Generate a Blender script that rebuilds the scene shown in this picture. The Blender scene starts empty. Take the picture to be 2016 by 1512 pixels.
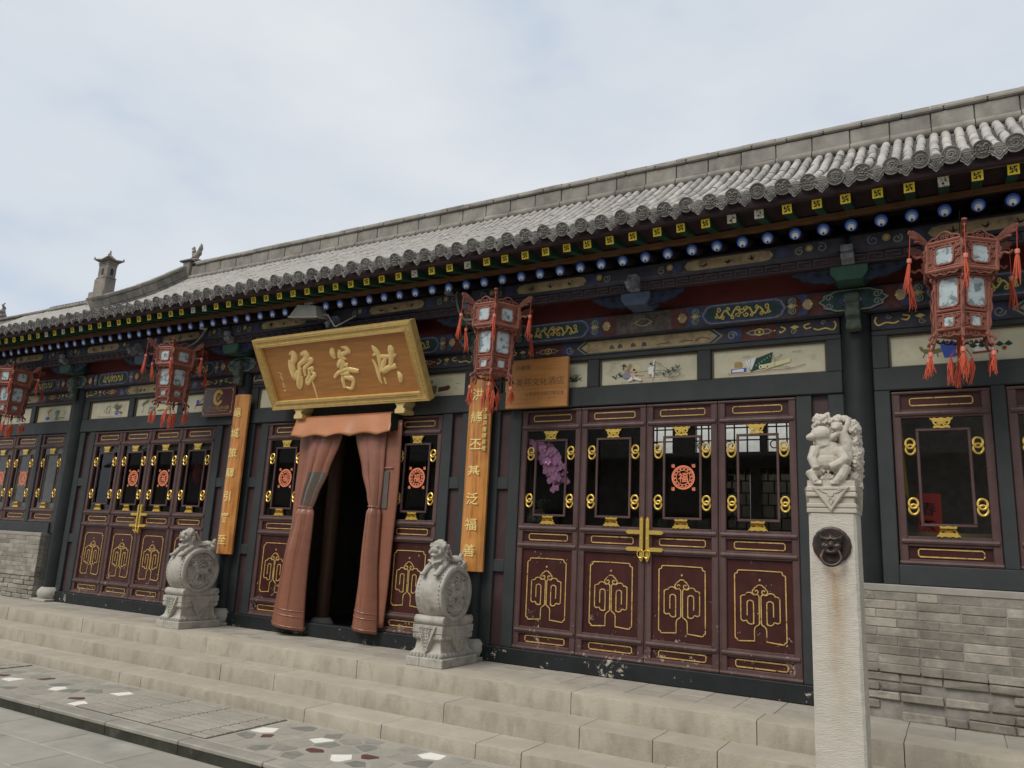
import bpy, bmesh, math, random
from mathutils import Vector, Matrix
rnd = random.Random(7)
S = bpy.context.scene
COL = S.collection
PI = math.pi
# ------------------------------------------------------------------ camera
cam = bpy.data.cameras.new('camera')
cam.sensor_fit = 'HORIZONTAL'; cam.sensor_width = 36.0
cam.lens = 26.8928
cam.clip_start = 0.05; cam.clip_end = 3000
camo = bpy.data.objects.new('camera', cam); COL.objects.link(camo)
CAMROT = ((0.8676013, 0.0615971, 0.4934306), (0.4948991, -0.2035505, -0.8447734), (0.0484025, 0.9771249, -0.2070850))
camo.matrix_world = Matrix.Translation((0, -7.0109, 1.15)) @ Matrix(CAMROT).to_4x4()
S.camera = camo
# ------------------------------------------------------------------ sky and sun
W = bpy.data.worlds.new('World'); S.world = W; W.use_nodes = True
nt = W.node_tree; nt.nodes.clear()
def N(tree, typ, **kw):
    n = tree.nodes.new(typ)
    for k, v in kw.items():
        if k.startswith('i_'): n.inputs[k[2:].replace('_', ' ')].default_value = v
        else: setattr(n, k, v)
    return n
SUN_EL, SUN_AZ = math.radians(50), math.radians(200)
sky = N(nt, 'ShaderNodeTexSky', sky_type='NISHITA', sun_disc=False, sun_elevation=SUN_EL, sun_rotation=SUN_AZ)
sky.air_density = 1.3; sky.dust_density = 3.0
tc = N(nt, 'ShaderNodeTexCoord')
mp = N(nt, 'ShaderNodeMapping'); mp.inputs['Scale'].default_value = (1.0, 1.0, 2.2); mp.inputs['Location'].default_value = (.3, .1, 0)
no = N(nt, 'ShaderNodeTexNoise', i_Scale=1.7, i_Detail=5.0, i_Roughness=.52)
nt.links.new(tc.outputs['Generated'], mp.inputs[0]); nt.links.new(mp.outputs[0], no.inputs['Vector'])
cr = N(nt, 'ShaderNodeValToRGB')
e = cr.color_ramp.elements
e[0].position = .34; e[0].color = (.385, .47, .60, 1)
e[1].position = .66; e[1].color = (.645, .665, .685, 1)
el = cr.color_ramp.elements.new(.47); el.color = (.545, .585, .635, 1)
nt.links.new(no.outputs['Fac'], cr.inputs[0])
bg1 = N(nt, 'ShaderNodeBackground'); bg1.inputs['Strength'].default_value = .09
bg2 = N(nt, 'ShaderNodeBackground'); bg2.inputs['Strength'].default_value = .79
nt.links.new(sky.outputs[0], bg1.inputs[0]); nt.links.new(cr.outputs[0], bg2.inputs[0])
mx = N(nt, 'ShaderNodeMixShader'); mx.inputs[0].default_value = .9
wo = N(nt, 'ShaderNodeOutputWorld')
nt.links.new(bg1.outputs[0], mx.inputs[1]); nt.links.new(bg2.outputs[0], mx.inputs[2]); nt.links.new(mx.outputs[0], wo.inputs[0])
sl = bpy.data.lights.new('sun', 'SUN'); sl.energy = 1.5; sl.angle = math.radians(32); sl.color = (1, .96, .9)
so = bpy.data.objects.new('sun', sl); COL.objects.link(so)
d = Vector((math.sin(SUN_AZ) * math.cos(SUN_EL), math.cos(SUN_AZ) * math.cos(SUN_EL), math.sin(SUN_EL)))
so.rotation_euler = d.to_track_quat('Z', 'Y').to_euler(); so.location = d * 30
S.view_settings.view_transform = 'Standard'; S.view_settings.look = 'None'
S.view_settings.gamma = 1.0; S.view_settings.exposure = 0.68; S.view_settings.use_curve_mapping = False
S.cycles.max_bounces = 8; S.cycles.diffuse_bounces = 4; S.cycles.glossy_bounces = 3; S.cycles.transparent_max_bounces = 10
S.cycles.use_denoising = True

# ------------------------------------------------------------------ mesh builder
class MB:
    def __init__(s): s.v = []; s.f = []; s.m = []; s.cm = 0
    def mat(s, i): s.cm = i; return s
    def add(s, vs, fs):
        o = len(s.v); s.v += [tuple(p) for p in vs]
        for f in fs: s.f.append(tuple(i + o for i in f)); s.m.append(s.cm)
        return s
    def box(s, x0, x1, y0, y1, z0, z1, b=0):
        if x1 < x0: x0, x1 = x1, x0
        if y1 < y0: y0, y1 = y1, y0
        if z1 < z0: z0, z1 = z1, z0
        if b <= 0:
            v = [(x, y, z) for x in (x0, x1) for y in (y0, y1) for z in (z0, z1)]
            return s.add(v, [(0,1,3,2),(4,6,7,5),(0,4,5,1),(2,3,7,6),(0,2,6,4),(1,5,7,3)])
        b = min(b, (x1-x0)*.45, (y1-y0)*.45, (z1-z0)*.45)
        v = []; idx = {}
        X = (x0, x1); Y = (y0, y1); Z = (z0, z1)
        for i in (0,1):
            for j in (0,1):
                for k in (0,1):
                    sx = b if i == 0 else -b; sy = b if j == 0 else -b; sz = b if k == 0 else -b
                    for a in range(3):
                        p = [X[i]+sx, Y[j]+sy, Z[k]+sz]; p[a] = (X[i], Y[j], Z[k])[a]
                        idx[(i,j,k,a)] = len(v); v.append(tuple(p))
        f = []
        for i in (0,1): f.append([idx[(i,0,0,0)], idx[(i,1,0,0)], idx[(i,1,1,0)], idx[(i,0,1,0)]])
        for j in (0,1): f.append([idx[(0,j,0,1)], idx[(1,j,0,1)], idx[(1,j,1,1)], idx[(0,j,1,1)]])
        for k in (0,1): f.append([idx[(0,0,k,2)], idx[(1,0,k,2)], idx[(1,1,k,2)], idx[(0,1,k,2)]])
        for i in (0,1):
            for j in (0,1): f.append([idx[(i,j,0,0)], idx[(i,j,1,0)], idx[(i,j,1,1)], idx[(i,j,0,1)]])
        for i in (0,1):
            for k in (0,1): f.append([idx[(i,0,k,0)], idx[(i,1,k,0)], idx[(i,1,k,2)], idx[(i,0,k,2)]])
        for j in (0,1):
            for k in (0,1): f.append([idx[(0,j,k,1)], idx[(1,j,k,1)], idx[(1,j,k,2)], idx[(0,j,k,2)]])
        for i in (0,1):
            for j in (0,1):
                for k in (0,1): f.append([idx[(i,j,k,0)], idx[(i,j,k,1)], idx[(i,j,k,2)]])
        return s.add(v, f)
    def prism(s, poly, ax, a, b):
        n = len(poly)
        def P(p, t): return (p[0], t, p[1]) if ax == 'y' else ((t, p[0], p[1]) if ax == 'x' else (p[0], p[1], t))
        v = [P(p, a) for p in poly] + [P(p, b) for p in poly]
        f = [tuple(range(n)), tuple(range(2*n-1, n-1, -1))] + [(i, (i+1) % n, n+(i+1) % n, n+i) for i in range(n)]
        return s.add(v, f)
    def flat(s, poly, y):           # polygon in the xz plane
        return s.add([(p[0], y, p[1]) for p in poly], [tuple(range(len(poly)))])
    def tube(s, pts, r, n=8, caps=True, closed=False, sy=1.0):
        pts = [Vector(p) for p in pts]; m = len(pts)
        R = r if isinstance(r, (list, tuple)) else [r]*m
        T = []
        for i in range(m):
            if closed: t = pts[(i+1) % m]-pts[i-1]
            else: t = pts[min(i+1, m-1)]-pts[max(i-1, 0)]
            T.append(t.normalized() if t.length > 1e-9 else Vector((0,0,1)))
        ref = Vector((0,-1,0)) if abs(T[0].y) < .9 else Vector((0,0,1))
        u = (ref - T[0]*ref.dot(T[0])).normalized()
        v = []; f = []
        for i in range(m):
            u = (u - T[i]*u.dot(T[i])); u = u.normalized() if u.length > 1e-6 else Vector((1,0,0))
            w = T[i].cross(u)
            for k in range(n):
                a = 2*PI*k/n; v.append(pts[i] + u*(R[i]*sy*math.cos(a)) + w*(R[i]*math.sin(a)))
        for i in range(m if closed else m-1):
            j = (i+1) % m
            for k in range(n): f.append((i*n+k, i*n+(k+1) % n, j*n+(k+1) % n, j*n+k))
        if caps and not closed: f += [tuple(range(n)), tuple(range((m-1)*n, m*n))]
        return s.add(v, f)
    def lathe(s, prof, n=16, c=(0,0,0), ax='z', a0=0, a1=2*PI, capb=True):
        full = abs(a1-a0-2*PI) < 1e-6; k = n if full else n+1
        v = []; f = []
        for r, z in prof:
            for i in range(k):
                a = a0+(a1-a0)*i/n; x, y = r*math.cos(a), r*math.sin(a)
                p = (x, y, z) if ax == 'z' else ((z, x, y) if ax == 'x' else (x, z, y))
                v.append((p[0]+c[0], p[1]+c[1], p[2]+c[2]))
        m = len(prof)
        for j in range(m-1):
            for i in range(k if full else k-1): f.append((j*k+i, j*k+(i+1) % k, (j+1)*k+(i+1) % k, (j+1)*k+i))
        if capb and full: f += [tuple(range(k)), tuple(range((m-1)*k, m*k))]
        return s.add(v, f)
    def ribbon(s, pts, w, y0, y1=None, closed=False):   # strip of width w in the xz plane, y0 front, y1 back
        m = len(pts); Wd = w if isinstance(w, (list, tuple)) else [w]*m
        Lp, Rp = [], []
        for i in range(m):
            a = pts[i-1] if (i > 0 or closed) else pts[i]; b = pts[(i+1) % m] if (i < m-1 or closed) else pts[i]
            dx, dz = b[0]-a[0], b[1]-a[1]; l = math.hypot(dx, dz) or 1; nx, nz = -dz/l, dx/l
            k = 1.0
            if 0 < i < m-1 or closed:
                e1 = (pts[i][0]-a[0], pts[i][1]-a[1]); l1 = math.hypot(*e1) or 1
                c = abs((-e1[1]*nx + e1[0]*nz)/l1); k = min(1/max(c, .45), 2.2)
            h = Wd[i]/2*k
            Lp.append((pts[i][0]+nx*h, pts[i][1]+nz*h)); Rp.append((pts[i][0]-nx*h, pts[i][1]-nz*h))
        v = []; f = []
        for i in range(m): v += [(Lp[i][0], y0, Lp[i][1]), (Rp[i][0], y0, Rp[i][1])]
        seg = range(m if closed else m-1)
        for i in seg: j = (i+1) % m; f.append((2*i, 2*i+1, 2*j+1, 2*j))
        if y1 is not None:
            o = len(v)
            for i in range(m): v += [(Lp[i][0], y1, Lp[i][1]), (Rp[i][0], y1, Rp[i][1])]
            for i in seg:
                j = (i+1) % m
                f += [(2*i, 2*j, o+2*j, o+2*i), (2*i+1, o+2*i+1, o+2*j+1, 2*j+1)]
            if not closed: f += [(0, o, o+1, 1), (2*m-2, 2*m-1, o+2*m-1, o+2*m-2)]
        return s.add(v, f)
    def ball(s, c, r, n=10, m=7, rot=None):
        rx, ry, rz = r if isinstance(r, (list, tuple)) else (r, r, r)
        v = [Vector((0, 0, rz))]
        for j in range(1, m):
            t = PI*j/m
            for i in range(n): a = 2*PI*i/n; v.append(Vector((rx*math.sin(t)*math.cos(a), ry*math.sin(t)*math.sin(a), rz*math.cos(t))))
        v.append(Vector((0, 0, -rz)))
        if rot is not None: v = [rot @ p for p in v]
        v = [p + Vector(c) for p in v]; f = []
        for i in range(n): f.append((0, 1+i, 1+(i+1) % n))
        for j in range(m-2):
            for i in range(n): f.append((1+j*n+i, 1+(j+1)*n+i, 1+(j+1)*n+(i+1) % n, 1+j*n+(i+1) % n))
        e = 1+(m-1)*n
        for i in range(n): f.append((e-n+i, e, e-n+(i+1) % n))
        return s.add(v, f)
    def xf(s, M, start=0):
        for i in range(start, len(s.v)): s.v[i] = tuple(M @ Vector(s.v[i]))
        return s
    def join(s, o, M=None):
        k = len(s.v); s.v += [tuple(M @ Vector(p)) if M else p for p in o.v]
        s.f += [tuple(i+k for i in f) for f in o.f]; s.m += list(o.m); return s
    def mesh(s, name, mats, smooth=True, ang=38, recalc=True):
        me = bpy.data.meshes.new(name); me.from_pydata(s.v, [], s.f)
        for mt in (mats if isinstance(mats, (list, tuple)) else [mats]): me.materials.append(mt)
        if any(s.m): me.polygons.foreach_set('material_index', s.m)
        if recalc:
            bm = bmesh.new(); bm.from_mesh(me); bmesh.ops.recalc_face_normals(bm, faces=bm.faces); bm.to_mesh(me); bm.free()
        if smooth:
            me.polygons.foreach_set('use_smooth', [True]*len(me.polygons)); me.set_sharp_from_angle(angle=math.radians(ang))
        me.update(); return me

def put(name, me, parent=None, loc=(0,0,0), rot=(0,0,0), label=None, cat=None, group=None, kind=None):
    o = bpy.data.objects.new(name, me); COL.objects.link(o)
    o.location = loc; o.rotation_euler = rot
    if parent is not None: o.parent = parent
    if label: o['label'] = label
    if cat: o['category'] = cat
    if group: o['group'] = group
    if kind: o['kind'] = kind
    return o
def obj(name, mb, mats, parent=None, loc=(0,0,0), rot=(0,0,0), smooth=True, ang=38, **kw):
    return put(name, mb.mesh(name, mats, smooth, ang), parent, loc, rot, **kw)
def thing(name, label, cat, loc=(0,0,0), rot=(0,0,0), group=None, kind=None):
    return put(name, None, None, loc, rot, label, cat, group, kind)
def copy_tree(o, parent=None):
    c = o.copy(); COL.objects.link(c)
    c.parent = parent
    for ch in list(o.children): copy_tree(ch, c)
    return c
def cat_rom(P, k=5, closed=False):
    n = len(P); out = []
    rng = range(n if closed else n-1)
    for i in rng:
        p0 = P[i-1] if (i > 0 or closed) else P[0]; p1 = P[i]; p2 = P[(i+1) % n]; p3 = P[(i+2) % n] if (closed or i+2 < n) else P[-1]
        for j in range(k):
            t = j/k; t2 = t*t; t3 = t2*t
            out.append(tuple(.5*((2*b)+(-a+c)*t+(2*a-5*b+4*c-d)*t2+(-a+3*b-3*c+d)*t3) for a, b, c, d in zip(p0, p1, p2, p3)))
    if not closed: out.append(tuple(P[-1]))
    return out
def fuse(mb, voxel, smooth=4, noise=0.0, nscale=10.0, seed=0):
    """one continuous surface out of overlapping lumps"""
    me = bpy.data.meshes.new('lump'); me.from_pydata(mb.v, [], mb.f)
    bm = bmesh.new(); bm.from_mesh(me); bmesh.ops.recalc_face_normals(bm, faces=bm.faces); bm.to_mesh(me); bm.free()
    o = bpy.data.objects.new('lump', me); COL.objects.link(o)
    r = o.modifiers.new('r', 'REMESH'); r.mode = 'VOXEL'; r.voxel_size = voxel
    sm = o.modifiers.new('s', 'SMOOTH'); sm.iterations = smooth; sm.factor = .5
    dg = bpy.context.evaluated_depsgraph_get()
    m2 = bpy.data.meshes.new_from_object(o.evaluated_get(dg))
    bpy.data.objects.remove(o); bpy.data.meshes.remove(me)
    out = MB()
    from mathutils import noise as nz
    nv = [v.co.copy() for v in m2.vertices]
    if noise:
        nr = [v.normal.copy() for v in m2.vertices]
        nv = [p + n*(noise*(nz.fractal(p*nscale+Vector((seed, 0, 0)), .8, 2.0, 4))) for p, n in zip(nv, nr)]
    out.add(nv, [tuple(p.vertices) for p in m2.polygons]); bpy.data.meshes.remove(m2)
    return out
_glyph = {}
def glyph(ch, size=1.0, offset=0.0, res=3):
    """flat outline of a written character as MB in the xz plane, centred, height about size"""
    k = (ch, offset, res)
    if k not in _glyph:
        c = bpy.data.curves.new('g', 'FONT'); c.body = ch; c.resolution_u = res; c.offset = offset; c.fill_mode = 'FRONT'
        o = bpy.data.objects.new('g', c); COL.objects.link(o)
        dg = bpy.context.evaluated_depsgraph_get(); me = bpy.data.meshes.new_from_object(o.evaluated_get(dg))
        vs = [(v.co.x, v.co.y) for v in me.vertices]; fs = [tuple(p.vertices) for p in me.polygons]
        bpy.data.objects.remove(o); bpy.data.curves.remove(c); bpy.data.meshes.remove(me)
        x0 = min(p[0] for p in vs); x1 = max(p[0] for p in vs); y0 = min(p[1] for p in vs); y1 = max(p[1] for p in vs)
        _glyph[k] = ([((x-(x0+x1)/2), (y-(y0+y1)/2)) for x, y in vs], fs, x1-x0, y1-y0)
    return _glyph[k]
def write(mb, text, cx, cz, size, y, sx=1.0, offset=0.0, shear=0.0, depth=None):
    vs, fs, w, h = glyph(text, 1, offset)
    v = [(cx+(p[0]+shear*p[1])*size*sx, y, cz+p[1]*size) for p in vs]
    mb.add(v, fs)
    if depth: # side walls from boundary edges
        cnt = {}
        for f in fs:
            for i in range(len(f)):
                a, b = f[i], f[(i+1) % len(f)]; cnt[(a, b)] = 1
        o = len(mb.v); mb.v += [(p[0], y+depth, p[2]) for p in v]; base = o-len(v)
        for (a, b) in cnt:
            if (b, a) not in cnt: mb.f.append((base+a, base+b, o+b, o+a)); mb.m.append(mb.cm)
    return mb

# ------------------------------------------------------------------ materials
def lin(r, g, b):
    return tuple(((c/255)/12.92 if c/255 <= .04045 else ((c/255+.055)/1.055)**2.4) for c in (r, g, b))
def MAT(name, col, rough=.6, var=.18, scale=5.0, spec=.4, metal=0.0, bump=0.0, bscale=60.0, patch=None, streak=None, chips=None, orand=0.0, stretch=None, coat=0.0, grain=None, vert=False):
    m = bpy.data.materials.new(name); m.use_nodes = True; t = m.node_tree; L = t.links
    b = t.nodes['Principled BSDF']
    b.inputs['Roughness'].default_value = rough; b.inputs['Metallic'].default_value = metal
    b.inputs['Specular IOR Level'].default_value = spec
    if coat: b.inputs['Coat Weight'].default_value = coat; b.inputs['Coat Roughness'].default_value = .25
    g = N(t, 'ShaderNodeNewGeometry'); pos = g.outputs['Position']
    def noise(sc, det=4, ro=.6, st=None):
        n = N(t, 'ShaderNodeTexNoise', i_Scale=sc, i_Detail=det, i_Roughness=ro)
        src = pos
        if st:
            mp = N(t, 'ShaderNodeMapping'); mp.inputs['Scale'].default_value = st; L.new(pos, mp.inputs[0]); src = mp.outputs[0]
        L.new(src, n.inputs['Vector']); return n.outputs['Fac']
    def ramp(f, a, c):
        r = N(t, 'ShaderNodeMapRange'); r.inputs[1].default_value = a; r.inputs[2].default_value = c; L.new(f, r.inputs[0]); return r.outputs[0]
    def mixc(f, A, B, mode='MIX'):
        x = N(t, 'ShaderNodeMix', data_type='RGBA', blend_type=mode)
        if isinstance(f, float): x.inputs[0].default_value = f
        else: L.new(f, x.inputs[0])
        for i, q in ((6, A), (7, B)):
            if isinstance(q, tuple): x.inputs[i].default_value = (*q[:3], 1)
            else: L.new(q, x.inputs[i])
        return x.outputs[2]
    c1 = tuple(max(0, c*(1-var)) for c in col); c2 = tuple(min(1, c*(1+var)) for c in col)
    f = noise(scale, 5, .65, stretch)
    out = mixc(ramp(f, .3, .7), c1, c2)
    if grain:
        gc, gs, ga = grain
        out = mixc(ramp(noise(1.0, 3, .6, gs), .45, .72), out, gc) if ga >= 1 else mixc(mulv(t, ramp(noise(1.0, 3, .6, gs), .42, .75), ga), out, gc)
    if patch:
        pc, ps, lo, hi = patch
        out = mixc(ramp(noise(ps, 5, .6), lo, hi), out, pc)
    if streak:
        sc, ss, lo, hi, amt = streak
        sf = mulv(t, ramp(noise(1.0, 4, .6, ss), lo, hi), amt)
        if vert:   # runs only on upright faces
            sn = N(t, 'ShaderNodeSeparateXYZ'); L.new(g.outputs['Normal'], sn.inputs[0])
            ab = N(t, 'ShaderNodeMath', operation='ABSOLUTE'); L.new(sn.outputs[2], ab.inputs[0])
            iv = N(t, 'ShaderNodeMath', operation='SUBTRACT', use_clamp=True); iv.inputs[0].default_value = 1.0; L.new(ab.outputs[0], iv.inputs[1])
            mm = N(t, 'ShaderNodeMath', operation='MULTIPLY'); L.new(sf, mm.inputs[0]); L.new(iv.outputs[0], mm.inputs[1]); sf = mm.outputs[0]
        out = mixc(sf, out, sc)
    if orand:
        oi = N(t, 'ShaderNodeObjectInfo')
        r = N(t, 'ShaderNodeMapRange'); r.inputs[3].default_value = 1-orand; r.inputs[4].default_value = 1+orand; L.new(oi.outputs['Random'], r.inputs[0])
        hs = N(t, 'ShaderNodeHueSaturation'); L.new(r.outputs[0], hs.inputs['Value']); L.new(out, hs.inputs['Color']); out = hs.outputs[0]
    if chips:
        cc, cs, th, zmax = chips
        n0_ = noise(cs, 6, .75); n1_ = N(t, 'ShaderNodeMath', operation='MULTIPLY_ADD'); L.new(noise(cs*.22, 2, .5), n1_.inputs[0]); n1_.inputs[1].default_value = .55; L.new(n0_, n1_.inputs[2]); n2_ = N(t, 'ShaderNodeMath', operation='SUBTRACT'); L.new(n1_.outputs[0], n2_.inputs[0]); n2_.inputs[1].default_value = .275; n1 = n2_.outputs[0]
        sp = N(t, 'ShaderNodeSeparateXYZ'); L.new(pos, sp.inputs[0])
        zr = N(t, 'ShaderNodeMapRange'); zr.inputs[1].default_value = 0; zr.inputs[2].default_value = zmax; zr.inputs[3].default_value = th; zr.inputs[4].default_value = th+.16; L.new(sp.outputs[2], zr.inputs[0])
        gt = N(t, 'ShaderNodeMath', operation='GREATER_THAN'); L.new(n1, gt.inputs[0]); L.new(zr.outputs[0], gt.inputs[1])
        out = mixc(gt.outputs[0], out, cc)
    L.new(out, b.inputs['Base Color'])
    if bump:
        bn = N(t, 'ShaderNodeBump'); bn.inputs['Strength'].default_value = bump; bn.inputs['Distance'].default_value = .01
        L.new(noise(bscale, 6, .65, stretch), bn.inputs['Height']); L.new(bn.outputs[0], b.inputs['Normal'])
    rv = N(t, 'ShaderNodeMapRange'); rv.inputs[3].default_value = max(.05, rough-.1); rv.inputs[4].default_value = min(1, rough+.12)
    L.new(noise(scale*2.3, 3), rv.inputs[0]); L.new(rv.outputs[0], b.inputs['Roughness'])
    return m
def mulv(t, s, k):
    x = N(t, 'ShaderNodeMath', operation='MULTIPLY'); x.inputs[1].default_value = k; t.links.new(s, x.inputs[0]); return x.outputs[0]
_pm = {}
def paint(r, g, b, rough=.65, var=.12):
    k = (r, g, b, rough)
    if k not in _pm: _pm[k] = MAT('paint_%d_%d_%d' % (r, g, b), lin(r, g, b), rough, var, 14, .3)
    return _pm[k]
slate = MAT('slate_grey_paint', (.035, .039, .040), .55, .2, 3.0, .3, bump=.05, bscale=90, chips=((.42, .40, .36), 26, .70, .9))
slate_low = MAT('worn_slate_paint', (.015, .018, .019), .5, .3, 4.0, .3, bump=.1, bscale=50, chips=((.40, .36, .29), 15, .635, .5))
mauve = MAT('sky_tinted_maroon_paint', (.084, .046, .042), .5, .22, 5.0, .35, bump=.05, bscale=80, chips=((.33, .25, .20), 30, .59, .7), streak=((.135, .085, .08), (9, 9, 1.2), .5, .75, .5))  # maroon frame paint; mauve cast of reflected sky put into base colour
maroon = MAT('deep_maroon_paint', (.047, .0125, .0105), .36, .35, 3.0, .35, bump=.04, bscale=120, chips=((.36, .28, .22), 30, .575, .75), streak=((.065, .024, .02), (10, 10, 1.0), .5, .78, .6))
strip_red = MAT('strip_maroon_paint', (.056, .029, .030), .5, .2, 5.0, .4, chips=((.38, .33, .3), 30, .68, 1.2))
gold = MAT('gold_paint', (.66, .42, .085), .34, .1, 20, .5, metal=.25, bump=.03)
goldline = MAT('gold_line_paint', (.50, .33, .11), .5, .3, 18, .4, patch=((.10, .045, .02), 38, .60, .66))
brass = MAT('brass', (.72, .49, .105), .3, .1, 20, .5, metal=.55)
darkwood = MAT('dark_eave_timber', (.030, .020, .022), .7, .3, 6, .25)
redboard = MAT('oxide_red_board', (.14, .034, .030), .75, .25, 3, .2, patch=((.12, .03, .025), 3, .5, .8))
purpleboard = MAT('purple_brown_board', (.052, .030, .036), .6, .25, 4, .3, streak=((.09, .06, .065), (3, 3, 30), .5, .8, .6))
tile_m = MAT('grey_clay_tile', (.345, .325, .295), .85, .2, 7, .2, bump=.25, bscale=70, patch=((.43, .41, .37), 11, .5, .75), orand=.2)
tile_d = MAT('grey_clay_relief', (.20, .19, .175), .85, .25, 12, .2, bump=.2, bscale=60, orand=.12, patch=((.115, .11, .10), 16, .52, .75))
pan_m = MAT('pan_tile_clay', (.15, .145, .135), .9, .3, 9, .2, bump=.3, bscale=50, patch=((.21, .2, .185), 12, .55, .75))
ridge_m = MAT('ridge_block_clay', (.235, .217, .185), .85, .25, 5, .2, bump=.2, bscale=40, patch=((.13, .12, .105), 4, .5, .75), orand=.1, streak=((.28, .27, .25), (3, 3, .8), .5, .75, .5))
chim_m = MAT('chimney_stone', (.22, .195, .165), .9, .25, 4, .2, bump=.25, bscale=40, patch=((.13, .12, .105), 5, .5, .75), orand=.08)
step_m = MAT('step_limestone', (.395, .352, .278), .75, .14, 8, .3, bump=.5, bscale=48, patch=((.325, .29, .235), 4, .45, .75), streak=((.20, .168, .125), (7, 7, 2.6), .46, .74, .7), orand=.07, vert=True)
plat_m = MAT('platform_slab', (.355, .325, .272), .75, .13, 3, .3, bump=.15, bscale=40, patch=((.25, .225, .185), 3.1, .52, .76), orand=.08)
pave_m = MAT('pavement_mortar', (.34, .315, .265), .8, .14, 4, .3, bump=.2, bscale=60, patch=((.27, .25, .215), 3, .5, .8))
strip_m = MAT('pavement_plank', (.335, .305, .255), .78, .12, 4, .3, bump=.18, bscale=50, orand=.07, patch=((.27, .25, .21), 3, .5, .8))
street_m = MAT('street_slab', (.325, .305, .26), .75, .14, 2.2, .35, bump=.15, bscale=45, patch=((.21, .205, .175), 1.9, .48, .8), orand=.07)
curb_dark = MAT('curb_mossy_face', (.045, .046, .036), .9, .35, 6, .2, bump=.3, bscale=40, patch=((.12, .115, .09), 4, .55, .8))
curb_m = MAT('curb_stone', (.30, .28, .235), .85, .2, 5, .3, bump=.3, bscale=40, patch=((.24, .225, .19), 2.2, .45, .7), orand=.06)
brick_m = MAT('grey_brick', (.265, .240, .200), .88, .25, 9, .2, bump=.5, bscale=45, orand=.26, patch=((.40, .38, .35), 8, .62, .74), streak=((.13, .12, .10), (5, 5, 5), .52, .75, .7))
mortar_m = MAT('brick_mortar', (.26, .24, .21), .9, .25, 8, .2, bump=.3, bscale=80, patch=((.12, .11, .095), 5, .5, .8))
white_stone = MAT('pale_carved_stone', (.47, .425, .355), .7, .12, 6, .35, bump=.15, bscale=60, patch=((.36, .33, .28), 7, .52, .8))
drum_m = MAT('grey_white_carved_stone', (.40, .375, .325), .72, .14, 8, .35, bump=.18, bscale=60, patch=((.20, .188, .16), 9, .5, .78), streak=((.16, .145, .12), (12, 12, 2), .55, .8, .6))
cream = MAT('cream_panel_paint', (.60, .56, .40), .6, .1, 5, .35, patch=((.42, .36, .24), 7, .58, .8))
def dust_white():
    return paint(225, 222, 205)
flag_mats = {'w': MAT('white_marble_flag', (.80, .78, .70), .5, .05, 8), 'r': MAT('red_sandstone_flag', (.11, .045, .038), .7, .2, 9, bump=.1), 'd': MAT('dark_slate_flag', (.20, .195, .165), .75, .2, 8, bump=.15, orand=.15), 'g': MAT('grey_flag', (.33, .305, .255), .75, .12, 6, bump=.15, orand=.08), 'm': MAT('mid_grey_flag', (.27, .255, .215), .75, .15, 8, bump=.15, orand=.12)}

# ================================================================== the ground
ZS, ZP = -.54, -.44
# street: one sheet to the horizon, big slabs laid on it near the kerb
st = obj('street', MB().box(-400, 400, -400, 60, ZS-.5, ZS-.006), street_m, kind='structure', smooth=False)
y = -2.79
row = 0
slabs = {}
while y > -5.0:
    x = 3.1 - (row % 2)*.42
    while x > -16:
        w = .86
        k = row % 2
        mb = MB().box(-w+.005, -.005, -.42, 0, -.05, 0, .006)
        if 'sl' not in slabs: slabs['sl'] = mb.mesh('paving_slab', street_m, False)
        if -14 < x < 3.2: put('paving_slab', slabs['sl'], st, (x, y, ZS+rnd.uniform(-.0012, .0012)))
        x -= w
    y -= .43; row += 1
# pavement with kerb
pv = obj('pavement', MB().box(-60, 30, -2.60, -1.60, ZP-.4, ZP-.002), pave_m, kind='structure', smooth=False)
x = -14.9; 
while x < 3:
    w = rnd.uniform(.92, 1.08)
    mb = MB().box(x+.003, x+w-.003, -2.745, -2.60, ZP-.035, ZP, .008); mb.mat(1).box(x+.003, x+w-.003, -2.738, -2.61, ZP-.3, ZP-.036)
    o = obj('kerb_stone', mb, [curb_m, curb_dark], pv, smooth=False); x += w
# crazy-paved fields and planked fields alternate
def clip(poly, a, b, c):
    out = []
    for i in range(len(poly)):
        p, q = poly[i], poly[(i+1) % len(poly)]; dp = a*p[0]+b*p[1]-c; dq = a*q[0]+b*q[1]-c
        if dp <= 0: out.append(p)
        if dp*dq < 0: t = dp/(dp-dq); out.append((p[0]+t*(q[0]-p[0]), p[1]+t*(q[1]-p[1])))
    return out
def crazy(x0, x1, y0, y1, marked, seed):
    r = random.Random(seed); pts = [(p[0], p[1], p[2]) for p in marked]
    tries = 0
    while tries < 1500:
        tries += 1
        p = (r.uniform(x0+.03, x1-.03), r.uniform(y0+.03, y1-.03))
        if all((p[0]-q[0])**2+((p[1]-q[1])*1.1)**2 > .165**2 for q in pts):
            pts.append((p[0], p[1], r.choice('ggggggggggmmmd')))
    for i, (px, py, k) in enumerate(pts):
        poly = [(x0, y0), (x1, y0), (x1, y1), (x0, y1)]
        for j, (qx, qy, _) in enumerate(pts):
            if i == j or abs(qx-px) > .8: continue
            a, b = qx-px, qy-py; c = (qx*qx+qy*qy-px*px-py*py)/2
            poly = clip(poly, a, b, c)
            if len(poly) < 3: break
        if len(poly) < 3: continue
        cx = sum(p[0] for p in poly)/len(poly); cy = sum(p[1] for p in poly)/len(poly)
        s = {'w': .76, 'r': .58, 'd': .78, 'm': .84, 'g': .93}[k]
        pl = [((p[0]-cx)*s, (p[1]-cy)*s) for p in poly]
        obj('flagstone', MB().prism(pl, 'z', -.02, 0), flag_mats[k], pv, (cx, cy, ZP-.0006), smooth=False)
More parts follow.
